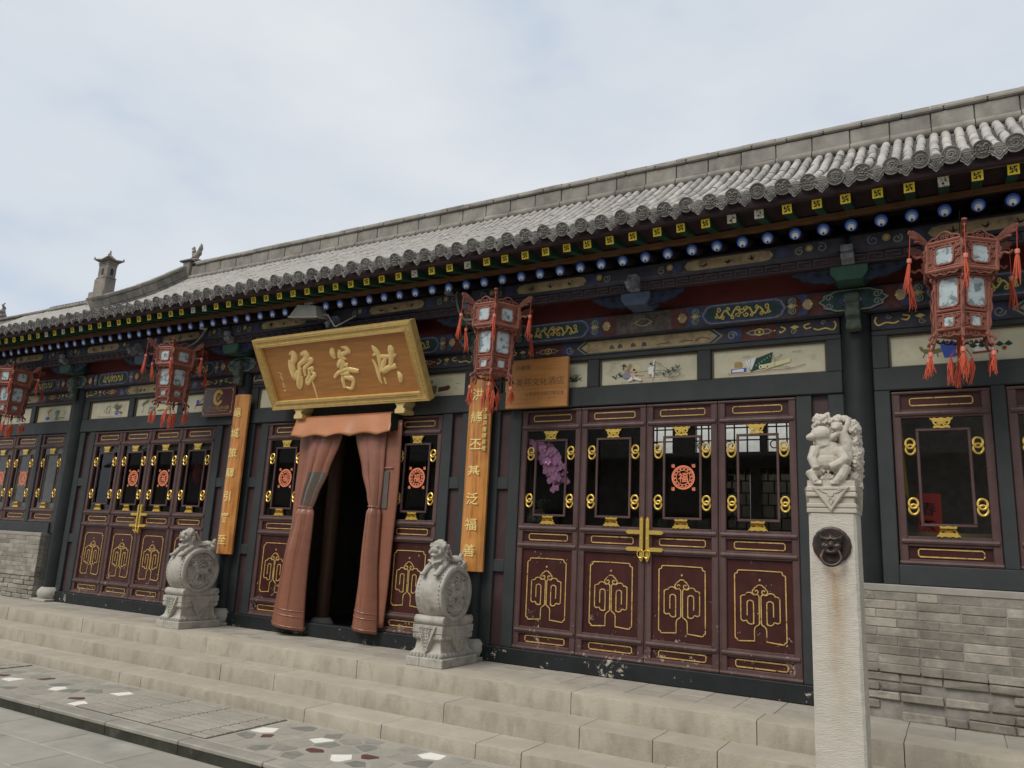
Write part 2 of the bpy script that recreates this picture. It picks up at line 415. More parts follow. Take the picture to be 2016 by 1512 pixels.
M1 = [(-8.58,-2.29,'w'),(-7.80,-2.25,'w'),(-7.16,-1.99,'w'),(-7.05,-2.50,'w'),(-8.82,-2.22,'r'),(-8.35,-2.04,'r'),(-7.26,-2.37,'r'),(-8.0,-2.1,'d'),(-7.6,-1.85,'m'),(-7.45,-2.1,'d')]
M2 = [(-5.06,-2.08,'w'),(-4.52,-2.02,'w'),(-4.05,-2.29,'w'),(-3.61,-1.83,'w'),(-4.95,-2.21,'r'),(-4.34,-2.27,'r'),(-3.90,-2.17,'r'),(-4.72,-2.47,'d'),(-4.89,-1.84,'d'),(-4.55,-1.86,'d'),(-4.37,-2.09,'d'),(-4.12,-1.95,'d'),(-3.86,-2.34,'d'),(-3.54,-2.04,'d'),(-3.75,-2.24,'m'),(-5.05,-2.28,'d')]
crazy(-9.2, -6.95, -2.58, -1.71, M1, 3)
crazy(-5.2, -3.25, -2.58, -1.71, M2, 5)
crazy(-1.4, .5, -2.58, -1.71, [(-1.1,-2.2,'w'),(-.4,-1.9,'r')], 9)
plank_bed = MAT('plank_bed', (.11, .095, .075), .9)
def planks(x0, x1, seed):
    r = random.Random(seed); n = 9; h = .87/n; xa = x0
    obj('plank_bed', MB().box(x0+.004, x1-.004, -2.578, -1.712, ZP-.02, ZP+.002), plank_bed, pv, smooth=False)
    k = 0
    while xa < x1-.05:
        xb = min(xa+.52+.0*r.random(), x1)
        for j in range(n):
            off = 0
            put('paving_plank', MB().box(0, xb-xa-.014, .010, h-.010, -.03, 0, .003).mesh('paving_plank', strip_m, False), pv, (xa+.0035, -2.58+j*h, ZP+.010+r.uniform(-.001, .001)))
        xa = xb; k += 1
planks(-13.0, -9.2, 1); planks(-6.95, -5.2, 2); planks(-3.25, -1.4, 3); planks(.5, 2.6, 4)
# steps
stp = obj('stone_steps', MB().box(-60, 30, -1.26, -.2, -.9, -.19).box(-60, 30, -1.63, -1.0, -.9, -.345), mortar_m, kind='structure', smooth=False)
def steprow(jx, y0, y1, z0, z1, seed):
    r = random.Random(seed)
    a = [-15.5, -13.6] + list(jx) + [1.1, 2.3, 3.4]
    a = sorted(a)
    for i in range(len(a)-1):
        mb = MB(); n = max(6, int((a[i+1]-a[i])/.09)); w = a[i+1]-a[i]-.006
        # worn arris: chamfer varying along the block
        x0 = a[i]+.003; rows = []
        for k in range(n+1):
            t = k/n; b = .005+.005*r.random()+(.020*r.random() if r.random() < .10 else 0); dz = r.uniform(-.002, .002); dy = r.uniform(-.002, .002)
            if k in (0, n): b += .004
            x = x0+w*t
            rows.append([(x, y1, z0), (x, y0+dy, z0), (x, y0+dy, z1-b), (x, y0+dy+b*.3, z1-b*.35+dz*.3), (x, y0+b+dy, z1+dz*.4), (x, y1, z1)])
        v = [p for rr in rows for p in rr]; f = []
        for k in range(n):
            for q in range(6): f.append((k*6+q, k*6+(q+1) % 6, (k+1)*6+(q+1) % 6, (k+1)*6+q))
        f += [tuple(range(6)), tuple(range(n*6, n*6+6))]
        obj('step_block', mb.add(v, f), step_m, stp, ang=30)
steprow([-11.345,-9.618,-8.88,-7.30,-5.124,-2.835,-1.35,-.396], -.945, -.62, -.172, 0, 1)
steprow([-10.36,-8.758,-6.612,-5.845,-3.846,-2.594,-2.012,-1.543,-.3], -1.295, -.93, -.33, -.172, 2)
steprow([-9.494,-7.687,-7.332,-5.053,-4.198,-3.281,-2.884,-1.9,-.9], -1.672, -1.28, -.46, -.33, 3)
# platform slabs behind the edge stones
plf = obj('platform_floor', MB().box(-60, 30, -.62, .6, -.3, -.008), mortar_m, kind='structure', smooth=False)
x = -13.9
while x < 3.1:
    w = .30
    for (ya, yb) in ((-.614, -.315), (-.311, .05)):
        obj('floor_slab', MB().box(x+.002, x+w-.002, ya, yb, -.05, 0, .003), plat_m, plf, (0, 0, rnd.uniform(-.0015, .0005)), smooth=False)
    x += w
# ================================================================== the hotel
HB = thing('hotel_building', 'long low courtyard hotel with maroon lattice doors, painted beams and grey tiled eaves', 'building')
COLX = [-15.86, -12.06, -8.255, -4.46, -.66, 3.14]
BAYC = [-13.96, -10.155, -6.355, -2.56, 1.24]
glass = bpy.data.materials.new('window_glass'); glass.use_nodes = True
t = glass.node_tree; t.nodes.clear()
_tr = N(t, 'ShaderNodeBsdfTransparent'); _tr.inputs[0].default_value = (.9, .92, .91, 1)
_gl = N(t, 'ShaderNodeBsdfGlossy'); _gl.inputs['Roughness'].default_value = .02
_fr = N(t, 'ShaderNodeFresnel'); _fr.inputs[0].default_value = 1.5
_mx = N(t, 'ShaderNodeMixShader'); _o = N(t, 'ShaderNodeOutputMaterial')
t.links.new(_fr.outputs[0], _mx.inputs[0]); t.links.new(_tr.outputs[0], _mx.inputs[1]); t.links.new(_gl.outputs[0], _mx.inputs[2]); t.links.new(_mx.outputs[0], _o.inputs[0])
# columns with drum bases
for cx in COLX[1:]:
    c = obj('column', MB().lathe([(.126, 0), (.124, 3.4)], 24, (0, 0, 0)), slate_low, HB, (cx, .02, .2), ang=50)
    if cx < -1: obj('column_base', MB().lathe([(.14, -.2), (.165, -.17), (.195, -.10), (.19, -.05), (.145, 0), (.12, .004)], 24).box(-.20, .20, -.20, .20, -.2, -.165, .005), drum_m, c)
def bay_frame(bc):
    """sill, jambs, strips, lintel and transom panels of one bay (not the window dado)"""
    obj('sill', MB().box(bc-1.79, bc+1.79, -.035, .09, 0.002, .155, .008), slate_low, HB, smooth=False)
def side(xc, sgn, z0):
    # from the door edge outwards: jamb, recessed strip with two cross pieces, post
    j0 = xc; 
    obj('jamb', MB().box(j0, j0+sgn*.132, -.012, .09, z0, 2.575, .006), slate, HB, smooth=False)
    obj('jamb', MB().box(j0+sgn*.265, j0+sgn*.395, -.012, .09, z0, 2.575, .006), slate, HB, smooth=False)
    obj('side_strip', MB().box(j0+sgn*.13, j0+sgn*.268, .028, .06, z0, 2.575), strip_red, HB, smooth=False)
    for (a, b) in ((1.735, 1.86), (.885, 1.01)):
        if a > z0: obj('cross_piece', MB().box(j0+sgn*.133, j0+sgn*.264, -.006, .05, a, b, .005), slate, HB, smooth=False)
cream_panels = {}
def transom(bc, idx):
    L, Rr = bc-1.78, bc+1.78
    obj('lintel', MB().box(L, Rr, -.03, .1, 2.577, 2.772, .008), slate, HB, smooth=False)
    obj('head_rail', MB().box(L, Rr, -.02, .09, 3.062, 3.106, .005), slate, HB, smooth=False)
    xs = [L, L+.125]
    pw = (3.56-.25-.25)/3
    edges = []
    x = L
    for k in range(4):
        obj('mullion', MB().box(x, x+.125, -.02, .09, 2.773, 3.061, .005), slate, HB, smooth=False)
        if k < 3: edges.append((x+.125, x+.125+pw))
        x += .125+pw
    for k, (a, b) in enumerate(edges):
        p = obj('painted_panel', MB().box(a, b, .030, .05, 2.773, 3.061), cream, HB, smooth=False)
        fr = MB()
        for (x0, x1, z0, z1) in ((a, b, 2.773, 2.788), (a, b, 3.046, 3.061), (a, a+.016, 2.788, 3.046), (b-.016, b, 2.788, 3.046)):
            fr.box(x0, x1, .008, .0295, z0, z1, .003)
        obj('panel_bead', fr, paint(98, 88, 74), p, smooth=False)
        cream_panels[(idx, k)] = (p, (a+b)/2, 2.917)
for i, bc in enumerate(BAYC):
    transom(bc, i)
    if i in (1, 2, 3):
        bay_frame(bc)
        side(bc-1.388, -1, .155); side(bc+1.388, 1, .155)
# ------------------------------------------------------------------ door leaves
def loop_slot(x0, x1, z0, z1, c=.012):
    return [(x0+c, z0), (x1-c, z0), (x1, z0+c), (x1, z1-c), (x1-c, z1), (x0+c, z1), (x0, z1-c), (x0, z0+c)]
LW = .693
def halfround(mb, x0, x1, z, r, y=0.0):
    prof = [(y+.004, z-r), (y-r*.55, z-r*.75), (y-r*.8, z), (y-r*.55, z+r*.75), (y+.004, z+r)]
    mb.prism(prof, 'x', x0, x1)
def leaf_frame(w, zr, z0, z1):
    mb = MB()
    sw = .066
    mb.box(.002, sw, 0, .05, z0, z1, .006); mb.box(w-sw, w-.002, 0, .05, z0, z1, .006)
    for (a, b) in zr: mb.box(sw, w-sw, .001, .049, a, b, .004)
    for (a, b) in zr[1:-1]:
        halfround(mb, sw-.045, w-sw+.045, (a+b)/2, .021)
    # beaded inner edges of the stiles
    for x in (.010, w-.016): mb.box(x, x+.006, -.004, .002, z0+.01, z1-.01)
    halfround(mb, .004, w-.004, z0+.018, .018); halfround(mb, .004, w-.004, z1-.013, .013)
    return mb
def ring_pair():
    mb = MB()
    for dz, dy in ((.024, -.004), (-.024, .004)):
        pts = [(.033*math.cos(a), dy+.006*math.sin(a), dz+.040*math.sin(a)) for a in [2*PI*k/18 for k in range(18)]]
        mb.tube(pts, .0095, 7, closed=True)
    return mb
def bat():
    mb = MB(); t = .018
    out = [(-.085,.045),(-.07,.036),(-.05,.044),(-.03,.036),(0,.043),(.03,.036),(.05,.044),(.07,.036),(.085,.045),(.077,.024),(.064,.018),(.066,.008),(-.066,.008),(-.064,.018),(-.077,.024)]
    mb.prism(out, 'y', -.004, t-.004)
    for s in (-1, 1):
        c = [(s*.058,.010),(s*.052,-.006),(s*.038,-.015),(s*.022,-.010),(s*.02,.002),(s*.032,.004)]
        mb.ribbon(cat_rom(c, 4), .013, -.003, t-.006)
        mb.ribbon(cat_rom([(s*.004,.012),(s*.01,-.012),(s*.03,-.022),(s*.048,-.028)], 4), .012, -.003, t-.006)
    mb.prism([(-.058,-.026),(.058,-.026),(.06,-.046),(.03,-.04),(0,-.047),(-.03,-.04),(-.06,-.046)], 'y', -.004, t-.004)
    return mb
RING = ring_pair().mesh('gold_rings', brass); BAT = bat().mesh('bat_ornament', brass)
def cloud_motif():
    """gold line decoration of a door's lower panel; origin at panel centre, about .43 x .60"""
    mb = MB(); w = .0088; k = .001284; q = .001176
    def P(x, y): return ((x-316)*k, (470-y)*q)
    def both(pts, wd=w):
        a = [P(x, y) for x, y in pts]; mb.ribbon(a, wd, -.006, .002); mb.ribbon([(-x, z) for x, z in a], wd, -.006, .002)
    both([(316, 215), (458, 217), (463, 222), (465, 236), (470, 241), (481, 244), (484, 250), (484, 700), (482, 706), (472, 711), (468, 722), (460, 725), (356, 716), (356, 640), (352, 622), (340, 610), (328, 602), (322, 592), (322, 410)])
    spi = [(322, 410), (326, 393), (340, 388), (354, 391), (364, 386), (374, 377), (392, 375), (408, 382), (416, 396), (428, 397), (440, 404), (444, 420), (444, 560), (440, 574), (428, 582), (412, 577), (404, 580), (398, 592), (380, 600), (366, 596), (360, 582), (360, 455), (368, 437), (382, 431), (396, 438), (402, 452), (402, 540)]
    both(cat_rom(spi, 3))
    cl = [(316, 318), (330, 321), (340, 333), (350, 338), (356, 350), (364, 358), (366, 372), (358, 384), (346, 387), (334, 382), (328, 370), (334, 358), (345, 359), (347, 367)]
    both(cat_rom(cl, 3))
    c = P(316, 283); mb.prism([(c[0]+.010, c[1]), (c[0], c[1]+.012), (c[0]-.010, c[1]), (c[0], c[1]-.012)], 'y', -.006, .002)
    return mb
CLOUD = cloud_motif().mesh('gold_cloud_motif', goldline, False)
def papercut():
    mb = MB()
    ring = lambda r, n=40: [(r*math.cos(2*PI*i/n), r*1.02*math.sin(2*PI*i/n)) for i in range(n)]
    mb.ribbon(ring(.104), .014, 0, closed=True); mb.ribbon(ring(.066), .007, 0, closed=True)
    r = random.Random(4)
    for i in range(14):
        a = 2*PI*i/14; p = lambda rr, da: (rr*math.cos(a+da), rr*math.sin(a+da))
        mb.ribbon(cat_rom([p(.069, 0), p(.08, .13), p(.092, 0), p(.098, -.12)], 3), .010, 0)
        mb.ribbon([p(.085, .2), p(.094, .26)], .012, 0)
    write(mb, '福', 0, 0, .098, -.0004, offset=.012)
    for sx in (-1, 1):
        for sz in (-1, 1): write(mb, '福', sx*.098, sz*.108, .036, 0, offset=.02)
    return mb
paper_m = MAT('orange_red_papercut', lin(228, 135, 100), .7, .1, 20, .2)
PAPER = papercut().mesh('paper_cut', paper_m, False)
_leafmesh = {}
ZR_DOOR = [(.155, .215), (.305, .376), (1.135, 1.205), (1.305, 1.385), (2.341, 2.413), (2.54, 2.566)]
ZR_WIN = [(1.157, 1.205), (1.305, 1.385), (2.341, 2.413), (2.54, 2.566)]
def leaf(name, x0, w, door, sticker=False, parent=HB):
    key = (round(w, 3), door); zr = ZR_DOOR if door else ZR_WIN; z0 = zr[0][0]; z1 = 2.566
    if key not in _leafmesh:
        sw = .066; d = {}
        d['frame'] = leaf_frame(w, zr, z0, z1).mesh('leaf_frame', mauve, True, 30)
        pans = []
        for i in range(len(zr)-1):
            a, b = zr[i][1], zr[i+1][0]
            if abs(a-1.385) < .01: continue
            pans.append((a, b))
        d['panels'] = [MB().box(sw-.01, w-sw+.01, .022, .04, a-.01, b+.01).mesh('panel', maroon, False) for a, b in pans]
        d['slots'] = []
        for a, b in pans:
            if b-a < .2:
                h = min(.03, (b-a)*.32); m_ = (a+b)/2
                d['slots'].append(MB().ribbon(loop_slot(.135, w-.125, m_-h, m_+h), .0082, .016, .024, closed=True).mesh('gold_slot_line', goldline, False))
        d['pane'] = MB().add([(sw-.01, .032, 1.375), (w-sw+.01, .032, 1.375), (w-sw+.01, .032, 2.351), (sw-.01, .032, 2.351)], [(0,1,2,3)]).mesh('pane', glass, False, recalc=False)
        lx0, lx1 = .166, w-.156
        mb = MB()
        for (a, b, c, e) in ((lx0, lx1, 1.463, 1.485), (lx0, lx1, 2.229, 2.251), (lx0, lx0+.022, 1.485, 2.229), (lx1-.022, lx1, 1.485, 2.229)): mb.box(a, b, .004, .026, c, e, .004)
        d['lattice'] = mb.mesh('lattice_frame', mauve, False)
        _leafmesh[key] = d
    d = _leafmesh[key]
    L = put(name, d['frame'], parent, (x0, 0, 0))
    for m_ in d['panels']: put('panel', m_, L)
    for m_ in d['slots']: put('gold_slot_line', m_, L)
    if door: put('gold_cloud_motif', CLOUD, L, (w/2+.003, .0205, .745))
    put('pane', d['pane'], L); put('lattice_frame', d['lattice'], L)
    for (rx, rz) in ((.121, 2.105), (w-.112, 2.105), (.121, 1.62), (w-.112, 1.62)): put('gold_rings', RING, L, (rx, .008, rz))
    put('bat_ornament', BAT, L, (w/2, .006, 2.296)); put('bat_ornament', BAT, L, (w/2, .006, 1.424), (PI, 0, 0))
    if sticker: put('paper_cut', PAPER, L, (w/2+.01, .0285, 1.858))
    return L
def strap(leafo, xs, sgn):
    mb = MB()
    def strip(a, b, wd):      # strap with pointed ends from a to b
        dx, dz = b[0]-a[0], b[1]-a[1]; l = math.hypot(dx, dz); ux, uz = dx/l, dz/l; nx, nz = -uz*wd/2, ux*wd/2
        e = .022
        return [(a[0], a[1]), (a[0]+ux*e+nx, a[1]+uz*e+nz), (b[0]-ux*e+nx, b[1]-uz*e+nz), (b[0], b[1]), (b[0]-ux*e-nx, b[1]-uz*e-nz), (a[0]+ux*e-nx, a[1]+uz*e-nz)]
    mb.prism(strip((xs, 1.065), (xs, 1.482), .032), 'y', -.026, .0)
    for z in (1.337, 1.18): mb.prism(strip((xs-sgn*.012, z), (xs+sgn*.158, z), .036), 'y', -.0275, -.001)
    for z in (1.10, 1.28, 1.45): mb.ball((xs, -.027, z), (.006, .005, .006), 6, 4)
    h = obj('gold_strap_hinge', mb, brass, leafo, smooth=False)
    pts = [(xs+.033*math.cos(a), -.038, 1.137+.036*math.sin(a)) for a in [2*PI*k/20 for k in range(20)]]
    obj('pull_ring', MB().tube(pts, .0042, 6, closed=True).box(xs-.006, xs+.006, -.044, -.02, 1.168, 1.18), brass, h)
for bi in (1, 3):
    bc = BAYC[bi]; x = bc-1.386; Ls = []
    for k in range(4):
        Ls.append(leaf('door_leaf', x+k*LW, LW, True, sticker=(bi == 1 and k in (1, 2)) or (bi == 3 and k == 2)))
    strap(Ls[1], LW-.030, -1); strap(Ls[2], .030, 1)
bc = BAYC[2]
leaf('door_leaf', bc-1.386, LW, True, True); leaf('door_leaf', bc+1.386-LW, LW, True, True)
# window bays: dado wall of brick, slate sill, two window leaves, post
def window_bay(bc, vis):
    obj('window_sill', MB().box(bc-1.66, bc+1.66, -.06, .09, 1.0, 1.157, .008), slate, HB, smooth=False)
    obj('jamb', MB().box(bc-1.78, bc-1.66, -.03, .09, 1.0, 2.576, .006), slate, HB, smooth=False)
    obj('jamb', MB().box(bc+1.66, bc+1.78, -.03, .09, 1.0, 2.576, .006), slate, HB, smooth=False)
    xs = [bc-1.656, bc-.857+.05, bc+.0, bc+.857+.0]
# left bay (right part visible) and right bay (left part visible)
for bi in (0, 4):
    bc = BAYC[bi]; window_bay(bc, 0)
    if bi == 0:
        a = bc+1.655
        leaf('window_leaf', a-.693, .693, False); obj('jamb', MB().box(a-.693-.103, a-.693-.001, -.02, .09, 1.157, 2.576, .005), slate, HB, smooth=False)
        leaf('window_leaf', a-.693*2-.104, .693, False, True); leaf('window_leaf', a-.693*3-.105, .693, False, True)
    else:
        a = bc-1.655
        leaf('window_leaf', a, .71, False); obj('jamb', MB().box(a+.711, a+.809, -.02, .09, 1.157, 2.576, .005), slate, HB, smooth=False)
        leaf('window_leaf', a+.811, .693, False); leaf('window_leaf', a+.811+.694, .693, False); leaf('window_leaf', a+.811+.694*2+.1, .71, False)
# brick dado walls
def brickwall(x0, x1, yf, z1, seed, fade):
    r = random.Random(seed)
    w = obj('brick_wall', MB().box(x0+.01, x1-.01, yf+.004, .1, .36, z1-.002).box(x0+.01, x1-.01, yf+.028, .1, -.01, .36), mortar_m, HB, smooth=False)
    obj('brick_coping', MB().box(x0, x1, yf-.004, .1, z1-.055, z1, .006), MAT('coping', (.29, .27, .235), .85, .15, 5, .2, bump=.2), w, smooth=False)
    n = 14; h = (z1-.055)/n
    for k in range(n):
        x = x0+(0 if k % 2 == 0 else -.145)
        while x < x1:
            l = .29 if r.random() > .12 else .145
            a, b = max(x, x0), min(x+l, x1)
            if b-a > .03:
                worn = (n-k) > 9 and False
                g = r.uniform(.0015, .004) if k > 4 else r.uniform(.003, .006)
                dy = r.uniform(-.003, .003) if k > 4 else r.uniform(-.006, .016)
                bb = .005 if k > 4 else .008
                if k < 4 and r.random() < .14: dy += .035
                bm_ = MB().box(a+g, b-g, yf+dy, yf+.09, k*h+g*.7, (k+1)*h-g*.7, bb)
                jz = .0015 if k > 4 else .005
                bm_.v = [(p[0]+r.uniform(-jz, jz), p[1]+r.uniform(-jz, jz), p[2]+r.uniform(-jz, jz)*.7) for p in bm_.v]
                obj('brick', bm_, brick_m, w, smooth=False)
            x += l
brickwall(-.74, 3.0, -.145, 1.0, 2, 0)
brickwall(-14.6, -12.305, -.145, 1.0, 3, 0)
# ------------------------------------------------------------------ interior
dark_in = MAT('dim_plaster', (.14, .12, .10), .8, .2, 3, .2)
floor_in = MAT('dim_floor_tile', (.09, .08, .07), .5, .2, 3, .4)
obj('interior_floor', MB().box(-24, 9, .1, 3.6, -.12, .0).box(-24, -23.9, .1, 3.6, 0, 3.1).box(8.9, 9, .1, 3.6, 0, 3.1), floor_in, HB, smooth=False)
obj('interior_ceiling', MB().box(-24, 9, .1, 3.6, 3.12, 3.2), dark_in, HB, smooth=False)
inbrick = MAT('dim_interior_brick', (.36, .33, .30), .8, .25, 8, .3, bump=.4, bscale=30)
bw = MB()
xs = -15
# back wall with window openings above 2.5 m in the right-hand room
ops = [(-3.68, -3.33, 2.50, 3.0), (-3.03, -2.74, 2.50, 3.0), (-2.66, -2.16, 2.50, 3.0), (-2.08, -1.70, 2.50, 3.0)]
cols = [(-10.6, -9.4, [(1.3, 2.3)]), (-6.6, -6.0, [(1.2, 2.3)]), (-3.68, -3.33, [(2.5, 3.0)]), (-3.03, -2.74, [(2.5, 3.0)]), (-2.66, -2.30, [(1.35, 2.28), (2.5, 3.0)]), (-2.30, -2.16, [(2.5, 3.0)]), (-2.16, -2.08, [(1.35, 2.28)]), (-2.08, -1.70, [(1.35, 2.28), (2.5, 3.0)])]
px = -24
for (a, b, iv) in cols:
    if a > px: bw.box(px, a, 3.2, 3.3, 0, 3.12)
    z_ = 0
    for (c, e) in iv: bw.box(a, b, 3.2, 3.3, z_, c); z_ = e
    bw.box(a, b, 3.2, 3.3, z_, 3.12); px = b
bw.box(px, 9, 3.2, 3.3, 0, 3.12)
obj('back_wall', bw, inbrick, HB, smooth=False)
bl = MB(); r = random.Random(2)
for k in range(34):
    x = -4.6+(k % 2)*.14
    while x < -1.0:
        if not (1.3 < k*.085 < 2.2 and -2.7 < x < -1.6) and k*.085 < 2.45: bl.box(x+.004, x+.27, 3.188+r.uniform(0, .006), 3.2, k*.085+.004, k*.085+.08)
        x += .28
obj('back_wall_bricks', bl, inbrick, HB, smooth=False, kind='stuff')
for (a, b, c, e) in ops:
    mb = MB()
    for i in range(4): zz = c+(e-c)*i/3; mb.box(a, b, 3.17, 3.19, zz-.008, zz+.008)
    for i in range(4): xx = a+(b-a)*i/3; mb.box(xx-.008, xx+.008, 3.168, 3.188, c, e)
    mb.tube([(a+.1+.05*math.cos(q), 3.16, c+.1+.05*math.sin(q)) for q in [2*PI*i/14 for i in range(14)]], .008, 5, closed=True)
    obj('back_window_lattice', mb, darkwood, HB, smooth=False)
dim_tint = bpy.data.materials.new('dimming_tint_glass'); dim_tint.use_nodes = True
t = dim_tint.node_tree; t.nodes.clear(); _a = N(t, 'ShaderNodeBsdfTransparent'); _a.inputs[0].default_value = (.30, .28, .24, 1); _o = N(t, 'ShaderNodeOutputMaterial'); t.links.new(_a.outputs[0], _o.inputs[0])
# lower lattice windows of the back room with tinted sheets behind the bars that dim the courtyard
for (a, b, c, e) in ((-2.66, -2.30, 1.35, 2.28), (-2.16, -1.70, 1.35, 2.28), (-6.6, -6.0, 1.2, 2.3), (-10.6, -9.4, 1.3, 2.3)):
    mb = MB(); rr_ = random.Random(int(a*100))
    for i in range(7): zz = c+(e-c)*i/6; mb.box(a, b, 3.15, 3.17, zz-.008, zz+.008)
    for i in range(6):
        for j in range(3):
            xx = a+(b-a)*(j+(.5 if i % 2 else 0)+.1)/3
            if xx < b: mb.box(xx-.008, xx+.008, 3.148, 3.168, c+(e-c)*i/6, c+(e-c)*(i+1)/6)
    lw_ = obj('back_window_lattice', mb, darkwood, HB, smooth=False)
    obj('tinted_sheet', MB().box(a, b, 3.172, 3.18, c, e), dim_tint, lw_, smooth=False)
# courtyard wall behind, seen bright through those lattices
obj('courtyard_wall', MB().box(-9, 2, 5.0, 5.2, 0, 3.4), paint(225, 226, 222), HB, smooth=False)
# partitions
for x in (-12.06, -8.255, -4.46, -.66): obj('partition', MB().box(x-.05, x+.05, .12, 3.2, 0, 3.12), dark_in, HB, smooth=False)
# dark lattice screen and a post inside the doorway
sc = MB(); 
for i in range(7): x = -7.1+i*.27; sc.box(x-.012, x+.012, 1.5, 1.53, .5, 2.7)
for i in range(9): z = .5+i*.27; sc.box(-7.2, -5.4, 1.498, 1.528, z-.012, z+.012)
r = random.Random(5)
for i in range(26): x = -7.1+r.randrange(7)*.27; z = .5+r.randrange(8)*.27; sc.box(x, x+.135, 1.497, 1.527, z+.125, z+.145); sc.box(x+.125, x+.145, 1.497, 1.527, z, z+.135)
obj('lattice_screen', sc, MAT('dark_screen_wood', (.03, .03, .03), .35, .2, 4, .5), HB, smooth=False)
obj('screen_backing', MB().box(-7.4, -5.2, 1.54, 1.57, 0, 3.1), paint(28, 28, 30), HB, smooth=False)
ic = obj('inner_post', MB().lathe([(.09, .16), (.09, 3.1)], 16, (-7.02, .55, 0)), MAT('brown_post', (.10, .05, .03), .5), HB)
obj('inner_post_base', MB().lathe([(.10, 0), (.14, .03), (.15, .09), (.11, .15), (.09, .16)], 16, (-7.02, .55, 0)), drum_m, ic)
# ================================================================== painted beams
indigo = MAT('faded_indigo_paint', (.050, .050, .066), .7, .3, 9, .25, patch=((.075, .065, .06), 10, .5, .75))
PB = [MAT('motif_blue', (.052, .06, .13), .7, .3, 15, .25, patch=((.07, .065, .075), 16, .5, .75)),
      MAT('motif_grey_blue', (.17, .18, .22), .7, .25, 15, .25, patch=((.09, .085, .085), 16, .5, .8)),
      MAT('motif_dark_green', (.028, .06, .054), .7, .3, 15, .25),
      MAT('motif_red_brown', (.105, .042, .036), .75, .3, 15, .2),
      MAT('motif_gold', (.60, .42, .10), .5, .2, 20, .4, metal=.1, patch=((.22, .17, .07), 22, .55, .75)),
      MAT('motif_grey_green', (.21, .225, .19), .7, .25, 15, .25),
      MAT('motif_tan', (.38, .29, .16), .7, .25, 12, .25, patch=((.16, .12, .08), 9, .5, .75)),
      MAT('motif_black', (.012, .012, .014), .7, .2, 15, .2),
      MAT('motif_worn_brown', (.085, .07, .06), .8, .4, 14, .2, patch=((.16, .145, .125), 12, .5, .7))]
BLUE, GB, GRN, RED, GLD, GG, TAN, BLK, WORN = range(9)
def disc(cx, cz, r, n=16, sx=1.0): return [(cx+r*sx*math.cos(2*PI*i/n), cz+r*math.sin(2*PI*i/n)) for i in range(n)]
class Flat:
    """layers of flat paint on one face"""
    def __init__(s, y): s.mb = MB(); s.y = y; s.k = 0
    def yy(s): s.k += 1; return s.y-.0004*s.k
    def poly(s, p, m): s.mb.mat(m); s.mb.flat(p, s.yy()); return s
    def line(s, p, w, m, closed=False): s.mb.mat(m); s.mb.ribbon(p, w, s.yy(), closed=closed); return s
def spiral(cx, cz, r, turns=1.25, a0=0, sgn=1, n=14):
    return [(cx+r*(1-.75*i/n)*math.cos(a0+sgn*turns*2*PI*i/n), cz+r*(1-.75*i/n)*math.sin(a0+sgn*turns*2*PI*i/n)) for i in range(n+1)]
def leafcluster(F, cx, cz, h):
    for s in (-1, 1):
        F.poly(disc(cx, cz+s*h*.5, h*.42, 12), GG); F.poly(disc(cx, cz+s*h*.5, h*.32, 12), GRN)
        F.line(spiral(cx, cz+s*h*.5, h*.26, 1.2, s*PI/2, s), .008, GG)
    F.poly([(cx-h*.55, cz), (cx-h*.1, cz+h*.3), (cx+h*.6, cz), (cx-h*.1, cz-h*.3)], TAN); F.poly(disc(cx-h*.1, cz, h*.13, 8), GLD)
def heart(F, cx, cz, s, d):
    P = [(0, 0), (.25, .42), (.6, .5), (.85, .25), (.75, .05), (.9, 0), (.75, -.05), (.85, -.25), (.6, -.5), (.25, -.42)]
    F.poly([(cx+d*(p[0]-.5)*s, cz+p[1]*s) for p in P], TAN)
    F.poly(disc(cx+d*.28*s, cz, s*.14, 8), GLD)
def dragon(F, cx, cz, w, h):
    """gold scroll dragon inside a cartouche"""
    for s in (-1, 1):
        body = [(s*w*.46, .10*h), (s*w*.40, -.28*h), (s*w*.30, .22*h), (s*w*.20, -.2*h), (s*w*.12, .26*h), (s*w*.03, .0)]
        F.line([(cx+x, cz+z) for x, z in cat_rom(body, 5)], .015, GLD)
        for x, z, r in ((.42, .25, .16), (.34, -.26, .13), (.25, .28, .12), (.17, -.30, .12), (.07, .26, .16), (.07, -.22, .16), (.46, -.2, .1)):
            F.line(spiral(cx+s*w*x, cz+h*z, h*r*1.15, 1.1, s*x*40, s, 10), .010, GLD)
    F.line(spiral(cx, cz, h*.22, 1.0), .012, GLD)
